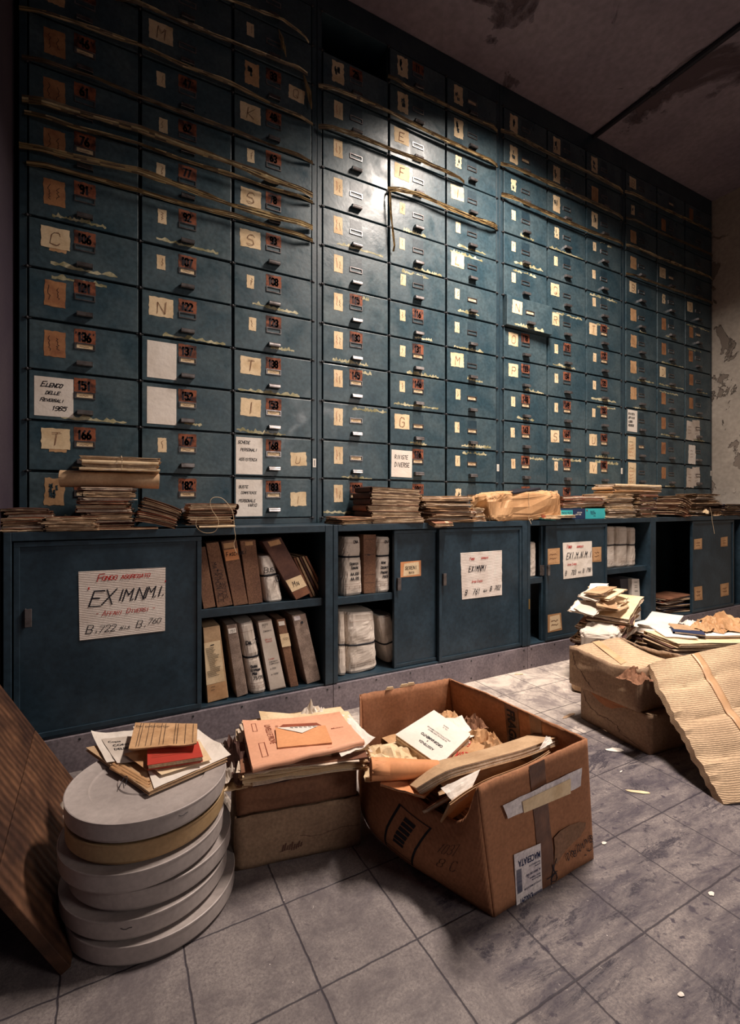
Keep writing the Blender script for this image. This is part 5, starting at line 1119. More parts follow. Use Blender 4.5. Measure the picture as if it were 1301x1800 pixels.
# ---------------------------------------------------------------- the large open cardboard box
def bigbox():
    n, m = 26, 14
    FL, FR, BR, BL = Vector((.815, .880, .001)), Vector((1.196, .893, .001)), Vector((1.165, 1.450, .001)), Vector((.765, 1.455, .001))
    rFL, rFR = atY(839, 1383, .868), atY(1031, 1299, .886); rBR, rBL = Vector((1.140, 1.474, .330)), Vector((.767, 1.493, .332))
    def cr(P_, t):     # Catmull-Rom through points at even parameter
        k = t*(len(P_)-1); i = min(int(k), len(P_)-2); f = k-i; p0, p1, p2, p3 = P_[max(i-1, 0)], P_[i], P_[i+1], P_[min(i+2, len(P_)-1)]
        return .5*((2*p1)+(p2-p0)*f+(2*p0-5*p1+4*p2-p3)*f*f+(3*p1-p0-3*p2+p3)*f**3)
    base = {'front': [FL, FL.lerp(FR, .5), FR], 'right': [FR, FR.lerp(BR, .5)+Vector((.012, 0, 0)), BR], 'back': [BR, BR.lerp(BL, .5), BL],
            'left': [BL, Vector((.715, 1.37, .012)), Vector((.700, 1.26, .010)), Vector((.725, 1.14, .003)), Vector((.772, 1.0, .001)), FL]}
    rim = {'front': [rFL, rFL.lerp(rFR, .5)+Vector((0, .004, -.004)), rFR], 'right': [rFR, rFR.lerp(rBR, .33)+Vector((.012, 0, -.004)), rFR.lerp(rBR, .66)+Vector((.010, 0, .0)), rBR], 'back': [rBR, rBR.lerp(rBL, .5), rBL],
           'left': [rBL, Vector((.735, 1.42, .235)), Vector((.712, 1.31, .215)), Vector((.722, 1.13, .208)), Vector((.757, 1.00, .196)), Vector((.768, .93, .225)), rFL]}
    def P_(side, u, v):
        b, t = cr(base[side], u), cr(rim[side], u); p = b.lerp(t, v); e = min(1, min(u, 1-u)*8)
        if side == 'left': p += Vector((-.038*math.sin(math.pi*v**.8)*math.sin(math.pi*min(1, (1-u)*1.15))**.8, 0, 0))+Vector((-.004*noise.noise(Vector((u*6, v*5, 3))), 0, 0))*e
        elif side == 'right': p += Vector((.006*noise.noise(Vector((u*5, v*4, 9)))*e, 0, 0))
        elif side == 'front': p += Vector((0, .004*noise.noise(Vector((u*4, v*4, 5)))*e, 0))
        else: p += Vector((0, .006*noise.noise(Vector((u*4, v*4, 7)))*e, 0))
        if v > .97: p += Vector((0, 0, .003*noise.noise(Vector((u*22, len(side), 1)))))
        return p
    root = empty('cardboard_box', ((FL+BR)/2).to_tuple()[:2]+(0,), 'large open brown cardboard box full of papers, front face bearing a shipping label', 'cardboard box')
    for side in ('front', 'right', 'back', 'left'):
        q = MB(); nn = n if side != 'left' else 40; vs = [P_(side, i/nn, j/m) for j in range(m+1) for i in range(nn+1)]
        q.add(vs, [(j*(nn+1)+i, j*(nn+1)+i+1, (j+1)*(nn+1)+i+1, (j+1)*(nn+1)+i) for j in range(m) for i in range(nn)], 'card', True); q.build('side_wall', root, solid=.006)
    q = MB(); z = .006; q.add([p+Vector((0, 0, z)) for p in (FL, FR, BR, Vector((.765, 1.455, 0)), Vector((.725, 1.3, 0)), Vector((.735, 1.14, 0)))], [(0, 1, 2, 3, 4, 5)], 'card'); q.build('base', root, solid=.004)
    Ff = lambda u, v, off=.0042: P_('front', u, v)+Vector((0, -off, 0))
    # brown tape down the middle of the front
    q = MB(); nn = 16; vs = [Ff(u_+.006*noise.noise(Vector((v*9, u_*3, 1))), v, .0045+.0015*abs(noise.noise(Vector((u_*30, v*20, 2))))) for v in [i/nn for i in range(nn+1)] for u_ in (.43, .48, .53, .57)]
    q.add(vs, [(j*4+i, j*4+i+1, (j+1)*4+i+1, (j+1)*4+i) for j in range(nn) for i in range(3)], 'tapeb', True); q.build('parcel_tape', root)
    def plane_px(px, py, Y=None): 
        # pixel on the front face -> (u,v) of the face
        d = ray(px, py); n_ = (FR-FL).cross(rFL-FL).normalized(); t = (FL-Vector((0, 0, 1))).dot(n_)/d.dot(n_); p = Vector((0, 0, 1))+d*t; return p+Vector((0, -.0058, 0))
    q = MB(); c4 = [plane_px(a, b) for a, b in ((881, 1413), (1020, 1347), (1018, 1380), (890, 1437))]; nn = 10
    vs = [(c4[3].lerp(c4[2], i/nn)).lerp(c4[0].lerp(c4[1], i/nn), j/4)+Vector((0, -.0018*abs(noise.noise(Vector((i*.6, j*.5, 3)))), .001*math.sin(i*2+j))) for j in range(5) for i in range(nn+1)]
    q.add(vs, [(j*(nn+1)+i, j*(nn+1)+i+1, (j+1)*(nn+1)+i+1, (j+1)*(nn+1)+i) for j in range(4) for i in range(nn)], 'clear', True)
    q.quad(*[plane_px(a, b)+Vector((0, -.0025, 0)) for a, b in ((917, 1426), (999, 1392), (999, 1366), (914, 1406))], 'cream'); q.build('label_strip', root, label='cloudy white tape strip')
    # shipping label, printed upside down
    L4 = [plane_px(a, b)+Vector((0, .0008, 0)) for a, b in ((901, 1500), (948, 1480), (951, 1567), (906, 1596))]
    q = MB(); q.quad(L4[3], L4[2], L4[1], L4[0], 'clear'); lab = q.build('shipping_label', root, label='white shipping label fixed upside down')
    LW, LH = (L4[1]-L4[0]).length, (L4[0]-L4[3]).length
    Fq = quadF(*L4, off=.0006, N=Vector((0, -1, 0))); U = lambda x, y: Fq(1-x/LW, 1-y/LH)      # upside down
    q = MB(); q.print_(U, 'MACERATA', LW*.03, LH*.145, LH*.125, 'blueink', .02, .60)
    V_ = lambda x, y: U(LW*.06+0*x+x, LH*.1+y)
    q.print_(U, 'D00241', LW*.38, LH*.86, LH*.115, 'blueink', .02, .62)
    for t, x_, y_, h_ in (('VIA GARIBALDI 10', .05, .32, .03), ('62100 MC', .05, .37, .03), ('AL 20050 ORE 0907', .04, .47, .04), ('PRESSO TERMINAL', .05, .56, .03), ('MACERATA MC', .05, .61, .03), ('SCUOLA DI MARCATORI', .03, .71, .035), ('Kg', .5, .52, .03)): q.print_(U, t, LW*x_, LH*y_, LH*h_, 'blueink', .01, .8)
    y = .30; rr = random.Random(8)
    while y < .74:
        h_ = rr.choice((.006, .010, .016)); q.quad(U(LW*.76, LH*y), U(LW*.95, LH*y), U(LW*.95, LH*(y+h_)), U(LW*.76, LH*(y+h_)), 'blueink'); y += h_+rr.choice((.005, .008))
    for k in range(12): q.quad(U(LW*(.02+.035*k), LH*.90), U(LW*(.02+.035*k+.018), LH*.90), U(LW*(.02+.035*k+.018), LH*.97), U(LW*(.02+.035*k), LH*.97), 'blueink')
    q.build('print', lab)
    # marker pen writing, traced on the face
    q = MB(); k = 200/1301
    def mk_line(pts, w_, mkk='ink'):
        P3 = [plane_px(860+a*k, 1440+b*k) for a, b in pts]
        for a, b in zip(P3, P3[1:]):
            d = (b-a); l = d.length or 1e-6; s_ = Vector((-d.z, 0, d.x))*(w_/2/l); e = d*(w_/2/l); q.add([a-e+s_, a-e-s_, b+e-s_, b+e+s_], [(0, 1, 2, 3)], mkk)
    mk_line([(1112, 318), (1108, 340), (1130, 350), (1155, 325), (1166, 270), (1158, 215), (1135, 195), (1125, 225), (1140, 250), (1163, 240), (1160, 190), (1145, 170), (1128, 178), (1110, 215), (1098, 262), (1095, 235), (1080, 215), (1068, 240), (1075, 290), (1060, 312), (1048, 285), (1042, 262), (1030, 300), (1026, 350), (1012, 345), (1008, 290), (996, 270), (985, 310), (990, 360), (975, 400), (955, 415), (938, 390), (950, 350), (968, 340), (972, 375), (962, 385), (935, 350), (918, 345), (905, 400), (890, 455), (880, 430), (885, 385), (872, 370), (855, 412)], .0022)
    mk_line([(750, 438), (725, 520), (705, 600), (690, 680), (700, 700), (740, 690), (760, 650), (750, 600), (725, 610), (700, 650), (690, 730)], .0026); mk_line([(648, 668), (690, 640), (730, 600), (760, 575)], .0024); mk_line([(705, 505), (715, 560), (740, 590)], .0024); mk_line([(1082, 392), (1088, 396)], .003)
    q.build('marker_writing', root)
    q = MB(); pts = [plane_px(860+a*k, 1440+b*k)+Vector((0, .001, 0)) for a, b in ((730, 480), (735, 330), (725, 200), (800, 120), (900, 60), (1015, 20), (1090, 30), (1080, 90), (1030, 180), (940, 260), (870, 330), (820, 400), (760, 500))]
    cc = sum(pts, Vector())/len(pts); q.add([cc]+pts, [(0, i+1, (i+1) % len(pts)+1) for i in range(len(pts))], 'fadedcard'); q.build('torn_patch', root, label='patch of torn paper surface')
    # printed frame and tape on the bulging left side
    Fl = lambda u, v: P_('left', u, v)+Vector((-.0042, -.001, 0))
    q = MB(); u0, u1 = .52, .66
    for a, b in (((u0, .12), (u1, .10)), ((u1, .10), (u1, .80)), ((u0, .12), (u0, .82)), ((u0+.01, .20), (u1-.01, .18)), ((u0, .82), (u1, .80))):
        for t in range(8): q.stroke(Fl, [(a[0]+(b[0]-a[0])*t/8, a[1]+(b[1]-a[1])*t/8), (a[0]+(b[0]-a[0])*(t+1)/8, a[1]+(b[1]-a[1])*(t+1)/8)], .010, 'ink')
    for t in range(6): q.add([Fl(u0+.04, .34+.07*t), Fl(u1-.05, .33+.07*t), Fl(u1-.05, .38+.07*t), Fl(u0+.04, .39+.07*t)], [(0, 1, 2, 3)], 'ink')
    q.build('printed_mark', root); q = MB(); q.text(lambda x, y: Fl(.74+x, .56+y), '1037', 0, 0, .13, 'dfold', w=.03, wid=.16, gap=.07); q.text(lambda x, y: Fl(.76+x, .36+y), '8C', 0, 0, .13, 'dfold', w=.03, wid=.2); q.build('pencil_mark', root)
    # tape inside the right wall
    Fr = lambda u, v: P_('right', u, v)+Vector((-.0045, 0, 0)); 
    for ua, ub, txt in ((.44, .54, 'FRAGILE'), (.28, .36, None)):
        q = MB(); nn = 10; vs = [Fr(u_, v) for v in [.30+.69*i/nn for i in range(nn+1)] for u_ in (ua, (ua+ub)/2, ub)]
        q.add(vs, [(j*3+i, j*3+i+1, (j+1)*3+i+1, (j+1)*3+i) for j in range(nn) for i in range(2)], 'tapeb', True); 
        if txt: q.print_(lambda x, y: Fr(ub-.02-y*1.0, .95-x)+Vector((-.001, 0, 0)), txt, 0, 0, .055, 'ink', .03, 1.4)
        q.build('parcel_tape', root)
    q = MB()
    for (x_, y_) in ((-.06, 0), (.0, .002), (.03, -.002)):
        q.prism([rBR.lerp(rBL, .58)+Vector((x_, -.004, .002)), rBR.lerp(rBL, .58)+Vector((x_+.035, -.004, .0)), rBR.lerp(rBL, .58)+Vector((x_+.03, -.006, .010)), rBR.lerp(rBL, .58)+Vector((x_+.006, -.006, .012))], (0, .004, 0), 'cream')
    q.build('paper_scraps', root)
    return root
M['fadedcard'] = mat('torn_paper_surface', (.27, .15, .095), .9, (.22, .12, .07), 20, fine=.3)
bigbox()
# contents of the box
IN = 'in the big open box'
base_items = [((.93, 1.20, .010), .30, .42, .12), ((.95, 1.22, .14), .28, .36, .05)]
for k in range(8):
    cv = ['cfold', 'bfold', 'tan', 'dfold', 'cream', 'bfold', 'cfold', 'tan'][k]
    folder(f'{CN[cv]} folder {IN}, {ordn(7-k, 8)} of the heap under the book', (.945+.012*math.sin(k*2), 1.19+.015*math.cos(k*3), .012+.0255*k), .1*math.sin(k*1.3), .30, .44, .024, cv, 'page', group='folders heaped in the big box', seed=500+k, nl=3, loose=.008)
zb_ = .222
C4 = [atZ(763, 1248, .285), atZ(827, 1292, .280), atZ(773, 1345, .258), atZ(695, 1291, .262)]
o, G = quadbook('paperback_book', f'pale paperback titled ASSISTENZA lying {IN}', 'book', C4, .024, 'white', 'pagew', 4, 31, .0006)
q = MB(); T_ = lambda x, y: G(1-(.0+y), x) 
# text is upside down toward the viewer: reading direction from right-bottom to left
TT = lambda x, y: G(.93-y*1.0, .12+x) if 0 else G(.5+y, .5+x)
def TX(txt, along, across, h, bold=.012, wid=1.0):
    q.print_(lambda x, y: G(.96-(along_)-0*x, 0), '', 0, 0, .01, 'ink') if 0 else None
    # x runs from the lower right corner to the lower left corner, y from bottom edge up (all seen from the far side)
    w_ = sum(.6*h*wid for _ in txt)
    q.print_(lambda x, y: G(1-across-y*0-(x)*1.0, along+(-y)*1.0) , txt, 0, 0, h, 'ink', bold, wid)
TX('ASSISTENZA', .22, .27, .050, .012, .85); TX('E', .30, .47, .035); TX('ORDINAMENTO', .39, .20, .056, .02, .85)
TX('DEI SERVIZI DEL DIPARTIMENTO', .54, .22, .028, .006, .8); TX('DELLE ATTIVITA E DELLE COMPETENZE', .59, .18, .028, .006, .8); TX('COL. VIII', .78, .40, .026, .004, .8); TX('EDIZIONE', .83, .41, .026, .004, .8)
q.build('title_print', o)
o, G = quadbook('paper_sheet', f'white curled sheet peeking out behind the paperback {IN}', 'paper', [atZ(a, b, .262) for a, b in ((775, 1262), (812, 1262), (838, 1292), (806, 1305))], .001, 'white', None, 1, 33, .003, curl=((1, 1, .01),))
o, G = quadbook('envelope', f'kraft envelope with handwriting right of the paperback {IN}', 'envelope', [atZ(a, b, .256) for a, b in ((815, 1298), (852, 1310), (843, 1345), (782, 1352))], .004, 'kraft', 'page', 1, 34, .003)
q = MB(); q.text(lambda x, y: G(.95-x, .52-y), 'Allegati', 0, 0, .30, 'redink', w=.10, wid=.38, slant=.2); q.text(lambda x, y: G(.40-x, .95-y), 'e Spese', 0, 0, .26, 'redink', w=.1, wid=.32); q.build('handwriting', o)
for k, (px, py, zz, s3, mk, lab) in enumerate([(848, 1300, .22, (.09, .07, .06), 'kraft', 'crumpled kraft paper in the big box against its right wall'), (832, 1268, .235, (.06, .05, .05), 'darkcard', 'dark crumpled paper in the far right corner of the big box'), (788, 1262, .22, (.09, .06, .04), 'tan', 'tan crumpled paper behind the paperback in the big box'), (690, 1330, .225, (.12, .12, .03), 'cream', 'creamy wrinkled papers left of the paperback in the big box')]):
    p = atZ(px, py, zz+s3[2]/2); p.z = zz; crumple(lab, p, s3[0]*1.5, s3[1]*1.5, s3[2]*1.1, mk, .4*k, 70+k)
a, b = atZ(652, 1352, .262), atZ(770, 1352, .250)
roll('rolled peach document sticking out over the crushed left rim of the big box', a, b, .030, 'peach', 8, 1.05, 4, name='rolled_document', cat='document', endr=lambda t: 1-.25*t)
o, G = quadbook('brown_folder', 'flat peach folder under the rolled document in the big box', 'folder', [atZ(a_, b_, .226) for a_, b_ in ((680, 1350), (775, 1372), (745, 1400), (668, 1378))], .006, 'peach', 'page', 1, 36, .002)
# big bent magazine / dossier along the front
def dossier(label, pts_near, pts_far, t, cover, page, seed, nl=5, name='bent_dossier', cat='folder'):
    n = 16; A_ = [Vector(p) for p in pts_near]; B3 = [Vector(p) for p in pts_far]
    def cr(P_, t_):
        k_ = t_*(len(P_)-1); i = min(int(k_), len(P_)-2); f = k_-i; p0, p1, p2, p3 = P_[max(i-1, 0)], P_[i], P_[i+1], P_[min(i+2, len(P_)-1)]
        return .5*((2*p1)+(p2-p0)*f+(2*p0-5*p1+4*p2-p3)*f*f+(3*p1-p0-3*p2+p3)*f**3)
    rr = random.Random(seed); root = None
    def leaf(q, d0, d1, mk, ja, jb):
        vs = []; m = 5
        for dd in (d0, d1):
            for j in range(m+1):
                for i in range(n+1):
                    u = i/n; a_, b_ = cr(A_, u), cr(B3, u); tng = (cr(A_, min(1, u+.02))-cr(A_, max(0, u-.02))).normalized(); nn = (b_-a_).cross(tng).normalized(); nn = nn if nn.z > 0 else -nn
                    vs.append(a_.lerp(b_, ja+(jb-ja)*j/m)+nn*dd+Vector((0, 0, .001*noise.noise(Vector((u*6, j, seed))))))
        W = n+1; O = W*(m+1); fs = []
        for j in range(m):
            for i in range(n): fs += [(j*W+i+O, j*W+i+1+O, (j+1)*W+i+1+O, (j+1)*W+i+O), ((j+1)*W+i, (j+1)*W+i+1, j*W+i+1, j*W+i)]
        for i in range(n): fs += [(i, i+1, i+1+O, i+O), (m*W+i+1, m*W+i, m*W+i+O, m*W+i+1+O)]
        for j in range(m): fs += [((j+1)*W, j*W, j*W+O, (j+1)*W+O), (j*W+n, (j+1)*W+n, (j+1)*W+n+O, j*W+n+O)]
        q.add(vs, fs, mk, False)
    q = MB(); leaf(q, 0, .0012, cover, 0, 1); leaf(q, t-.0012, t, cover, .0, 1); root = q.build(name, label=label, cat=cat)
    q = MB()
    for k_ in range(nl): th = (t-.003)/nl; leaf(q, .0015+th*k_, .0015+th*(k_+.8), page if k_ % 2 else 'page', .01+.02*rr.random(), 1-.03*rr.random())
    q.build('pages', root); return root
nearp = [atY(740, 1390, 1.06), atY(790, 1362, 1.02), atY(850, 1345, 1.00), atY(920, 1325, .99), atY(985, 1302, .98)]
farp = [p+Vector((.01, .10, -.045)) for p in nearp]
nearp = [p+Vector((0, 0, -.012)) for p in nearp]
dossier('thick bent dossier with pale pages propped along the front of the big box', nearp, farp, .022, 'cfold', 'pagew', 3, 6)
n2 = [p+Vector((.004, -.030, -.030)) for p in nearp]; f2 = [p+Vector((.0, .09, -.07)) for p in n2]
dossier('thinner dark edged folder under the thick bent dossier', n2, f2, .010, 'bfold', 'pagew', 5, 3)
n3 = [atY(a_, b_, Y_) for a_, b_, Y_ in ((792, 1415, .96), (830, 1388, .95), (870, 1368, .935), (930, 1345, .93), (968, 1322, .925))]
dossier('brown envelope standing behind the front wall of the big box', n3, [p+Vector((0, .05, -.09)) for p in n3], .006, 'kraft', 'page', 6, 2, name='envelope', cat='envelope')
o, G = quadbook('paper_sheet', 'white sheet with a pointed corner hanging forward under the bent dossier', 'paper', [atY(775, 1385, 1.01), atY(845, 1352, .985), atY(822, 1400, .955), atY(800, 1414, .965)], .001, 'white', None, 1, 38, .003)
o, G = quadbook('paper_sheet', 'grey folder corner under the pointed white sheet', 'paper', [atY(770, 1392, 1.03), atY(812, 1368, 1.0), atY(808, 1388, .99), atY(772, 1398, 1.01)], .001, 'cfold', None, 1, 39, .003)
o, G = quadbook('paper_sheet', 'curled white page tip rising from the right end of the bent dossier', 'paper', [atY(960, 1294, .99), atY(968, 1296, .99), atY(972, 1306, .975), atY(948, 1318, .975)], .001, 'white', None, 1, 40, .003)
# ---------------------------------------------------------------- faded boxes at the right
rA, rB = atZ(1022, 1262, 0), atZ(1141, 1327, 0)
o, Pg, *r1 = face_box('cardboard_box', 'lower faded cardboard box of the two stacked at the right', (rA, rB), .155, .34, 'oldcard', 13, .008, .004, .006)
out_ = -(Vector(rB)-Vector(rA)).cross(Vector((0, 0, 1))).normalized()
out_ = out_ if out_.x < 0 else -out_
fr2 = lambda u, v: Pg(0, u, v)+out_*.004
q = MB(); pts = [fr2(a_, b_) for a_, b_ in ((.16, .97), (.22, .90), (.32, .80), (.42, .74), (.52, .76), (.60, .86), (.68, .93), (.78, .97), (.60, .98), (.4, .985))]; cc = sum(pts, Vector())/len(pts); q.add([cc]+pts, [(0, i+1, (i+1) % len(pts)+1) for i in range(len(pts))], 'cardin'); q.build('torn_patch', o, label='patch of torn paper surface')
def stainline(F, seq, o, w_=.008):
    q = MB(); rr = random.Random(3)
    for (a, b), (c, d_) in zip(seq, seq[1:]):
        pr = (a, b)
        for t in range(1, 7):
            p = (a+(c-a)*t/6+rr.uniform(-.012, .012), b+(d_-b)*t/6+rr.uniform(-.02, .02)); q.stroke(F, [pr, p], w_*rr.uniform(.5, 1.4), 'dfold'); pr = p
    q.build('water_stain', o)
stainline(fr2, [(.05, .85), (.10, .60), (.30, .40), (.45, .42), (.60, .35), (.62, .20), (.9, .1)], o)
rA2, rB2 = rA+Vector((-.035, .035, 0)), rB+Vector((-.012, .035, 0))
o, Pg2, A3, B3_, dx3, bk3 = face_box('cardboard_box', 'upper open faded cardboard box of the two stacked at the right', (rA2, rB2), .172, .34, 'oldcard', 17, .006, .012, .010, z0=.160, hollow=True)
fr3 = lambda u, v: Pg2(0, u, v)+out_*.004
stainline(fr3, [(.06, .85), (.10, .55), (.22, .45), (.26, .30), (.38, .05)], o)
q = MB(); cI = (A3+B3_)/2+bk3*.17
# crushed far flap, a slope of torn card inside
f0 = [A3+bk3*.02+Vector((0, 0, .325)), A3+bk3*.32+Vector((0, 0, .335)), B3_+bk3*.33+Vector((0, 0, .30)), B3_+bk3*.06+Vector((0, 0, .235))]
vs = []; n = 12
for j in range(n+1):
    for i in range(n+1):
        u, v = i/n, j/n; p = (f0[0]*(1-u)+f0[1]*u)*(1-v)+(f0[3]*(1-u)+f0[2]*u)*v; vs.append(p+Vector((0, 0, -.05*math.sin(math.pi*v)*(1-.6*u)+.006*noise.noise(Vector((u*4, v*5, 1))))))
q.add(vs, [(j*(n+1)+i, j*(n+1)+i+1, (j+1)*(n+1)+i+1, (j+1)*(n+1)+i) for j in range(n) for i in range(n)], 'corr', True); q.build('caved_in_flap', o, solid=.004)
q = MB(); p0 = f0[0].lerp(f0[1], .45)
q.add([f0[0].lerp(f0[1], .42)+Vector((0, 0, .004)), f0[0].lerp(f0[1], .58)+Vector((0, 0, .004)), f0[0].lerp(f0[3], .42).lerp(f0[1].lerp(f0[2], .42), .55)+Vector((0, 0, -.030)), f0[0].lerp(f0[3], .42).lerp(f0[1].lerp(f0[2], .42), .42)+Vector((0, 0, -.032))], [(0, 1, 2, 3)], 'tapec'); q.build('parcel_tape', o)
crumple('torn crumpled cardboard at the near corner of the upper right box', (B3_.x-.01, B3_.y+.01, .29), .10, .09, .05, 'darkcard', 0, 77, 16, 'torn_cardboard', 'cardboard')
# ---------------------------------------------------------------- flattened corrugated carton leaning on the boxes
def carton2():
    root = None; nx, ny = 34, 30
    TL, TR, BRr, BLl = Vector((1.93, 1.175, .352)), Vector((2.62, 1.04, .405)), Vector((2.42, .60, .012)), Vector((1.785, .835, .012))
    up = (TL-BLl).normalized(); rt = (TR-TL).normalized(); nn = rt.cross(up).normalized(); nn = nn if nn.z > 0 else -nn
    def P_(u, v, w_=0):
        p = (BLl*(1-u)+BRr*u)*(1-v)+(TL*(1-u)+TR*u)*v
        edge = math.exp(-(u*14)) ; p += nn*(w_+.016*math.sin(math.pi*min(1, v*1.05))*math.exp(-((u-.1)*5)**2)+.010*noise.noise(Vector((u*4, v*4, 8))))
        p += nn*.0035*math.sin(v*95+3*noise.noise(Vector((u*3, v*3, 2))))*max(0, 1-u*5)
        p -= nn*.012*edge*edge
        p += rt*.016*math.sin(v*math.pi)*-1*(1-u)+rt*.008*noise.noise(Vector((v*6, 1, 5)))*(1-u)
        for vv in (.80, .55, .30): p -= nn*.010*math.exp(-((v-vv+.02*math.sin(u*9))*45)**2)
        return p
    q = MB(); vs = []
    for w_ in (0, -.028):
        vs += [P_(i/nx, j/ny, w_) for j in range(ny+1) for i in range(nx+1)]
    W = nx+1; O = W*(ny+1); fs = []
    for j in range(ny):
        for i in range(nx): fs += [(j*W+i, j*W+i+1, (j+1)*W+i+1, (j+1)*W+i), ((j+1)*W+i+O, (j+1)*W+i+1+O, j*W+i+1+O, j*W+i+O)]
    for i in range(nx): fs += [(i+O, i+1+O, i+1, i), (ny*W+i, ny*W+i+1, ny*W+i+1+O, ny*W+i+O)]
    for j in range(ny): fs += [(j*W, (j+1)*W, (j+1)*W+O, j*W+O), (j*W+nx+O, (j+1)*W+nx+O, (j+1)*W+nx, j*W+nx)]
    q.add(vs, fs, 'corr', True); root = q.build('flattened_carton', label='flattened corrugated carton leaning against the right boxes, sealed with tan tape', cat='cardboard box')
    q = MB(); n = 26
    vs = []
    for j in range(n+1):
        v = .10+.93*j/n
        for i in range(4):
            u = .305+.055*(i/3)+.05*(1-v)*.3; vs.append(P_(u, min(v, 1.0), .004+.004*abs(noise.noise(Vector((i*1.5, v*14, 2))))*(1 if v > .75 else .4))+(Vector((0, .01, -.01)) if v > 1 else Vector()))
    q.add(vs, [(j*4+i, j*4+i+1, (j+1)*4+i+1, (j+1)*4+i) for j in range(n) for i in range(3)], 'tapec', True); q.build('parcel_tape', root, solid=.0008)
    # lower flap reaching the floor at the right
    q = MB(); a, b = P_(.28, .0), P_(.95, .0); vs = []
    for j in range(7):
        for i in range(11):
            t = i/10; p = a.lerp(b, t); vs.append(p+Vector((.03*j/6, -.10*j/6, -.0))+Vector((0, 0, -.008*j/6+.006*noise.noise(Vector((t*5, j*.6, 1))))))
    for v_ in vs: v_.z = max(v_.z, .004)
    q.add(vs, [(j*11+i, j*11+i+1, (j+1)*11+i+1, (j+1)*11+i) for j in range(6) for i in range(10)], 'corr', True); q.build('bottom_flap', root, solid=.004)
carton2()
# ---------------------------------------------------------------- heaps on the floor at the back
c = Vector((2.43, 1.86, 0))
P1 = 'the tall leaning floor pile'
cols = ['dfold', 'bfold', 'cfold', 'dfold', 'cfold', 'bfold', 'dfold', 'cream']
for k in range(16):
    folder(f'{CN[cols[k%8]]} folder of the tall floor pile behind the right boxes, {ordn(15-k, 16)} one', (2.475+.030*math.sin(k*.5)+.004*k, 1.80-.002*k, .01+.026*k), .35+.14*math.sin(k*1.9), .31, .23, .023, cols[k % 8], 'page' if k % 3 else 'pagew', group='folders of the tall floor pile', seed=600+k, ty=R(-6-k*.6), bend=-.004, loose=.012, rag=.004, nl=4)
topz = .01+.026*16
rr = random.Random(12)
for k in range(13):
    cv = ('cream', 'white', 'cfold', 'cream', 'wrapw')[k % 5]; a_ = k*2.4; rad = .02+.065*(1-k/13)
    folder(f'loose {CN[cv]} paper bundle strewn on the tall floor pile, {ordn(12-k, 13)} one', (2.48+1.35*rad*math.cos(a_)-.02, 1.78+rad*math.sin(a_), topz-.035+.0095*k), rr.uniform(.1, 1.3), rr.uniform(.14, .21), rr.uniform(.09, .13), .009, cv, 'pagew' if k % 2 else 'page', name='paper_sheaf', cat='papers', seed=650+k, ty=R(rr.uniform(-24, 2)), tx=R(rr.uniform(-6, 12)), group='loose papers on the tall floor pile', nl=2, rag=.006, bend=.006*rr.uniform(-1, 1))
blob('white paper package tied with tape at the left foot of the tall floor pile', (2.305, 1.67, .215), .24, .16, .11, 'wrapw', 'wrapped_parcel', 'parcel', .5, 91, .022, 8, n=56, facet=True)
q = MB(); q.tube([(2.215, 1.66, .25), (2.26, 1.625, .29), (2.30, 1.62, .318), (2.36, 1.66, .312)], .002, 'string'); q.tube([(2.27, 1.70, .318), (2.29, 1.62, .316), (2.30, 1.60, .25)], .002, 'string'); q.build('twine', bpy.data.objects['wrapped_parcel.001'])
blob('second white package squashed under the tied one', (2.30, 1.71, .12), .24, .16, .098, 'wrapw', 'wrapped_parcel', 'parcel', .5, 93, .008, 5, facet=True)
blob('old grey parcel at the very bottom left of the floor heap', (2.30, 1.72, .0), .25, .18, .122, 'cfold', 'wrapped_parcel', 'parcel', .5, 95, .008, 6, facet=True)
cols = ['greydark', 'red', 'bfold', 'yellow', 'bfold', 'dfold', 'cream', 'white']
zz = .0; hs = [.10, .03, .028, .030, .020, .022, .022, .016]
for k, h_ in enumerate(hs):
    folder(f'{CN[cols[k]]} {"binder" if k in (0, 3) else "folder"} of the floor heap below the open cabinet bay, {ordn(7-k, 8)} one', (2.84+.02*math.sin(k*2.2), 1.72+.012*math.cos(k*2), zz+.002), -.05+.16*math.sin(k*1.7), .36-.01*k, .22, h_*.93, cols[k], 'page' if k != 3 else 'pagew', name='binder' if k in (0, 3) else 'file_folder', cat='binder' if k in (0, 3) else 'folder', group='folders below the open bay', seed=700+k, spine='front' if k in (0, 3) else 'back', ty=R(-1.2*k*.6), loose=.012, rag=.003, nl=4)
    zz += h_
folder('white sheets with curled corner on top of the heap with the yellow binder', (2.93, 1.72, zz+.004), .3, .30, .17, .012, 'white', 'pagew', name='paper_sheaf', cat='papers', seed=720, ty=R(-5), bend=.012)
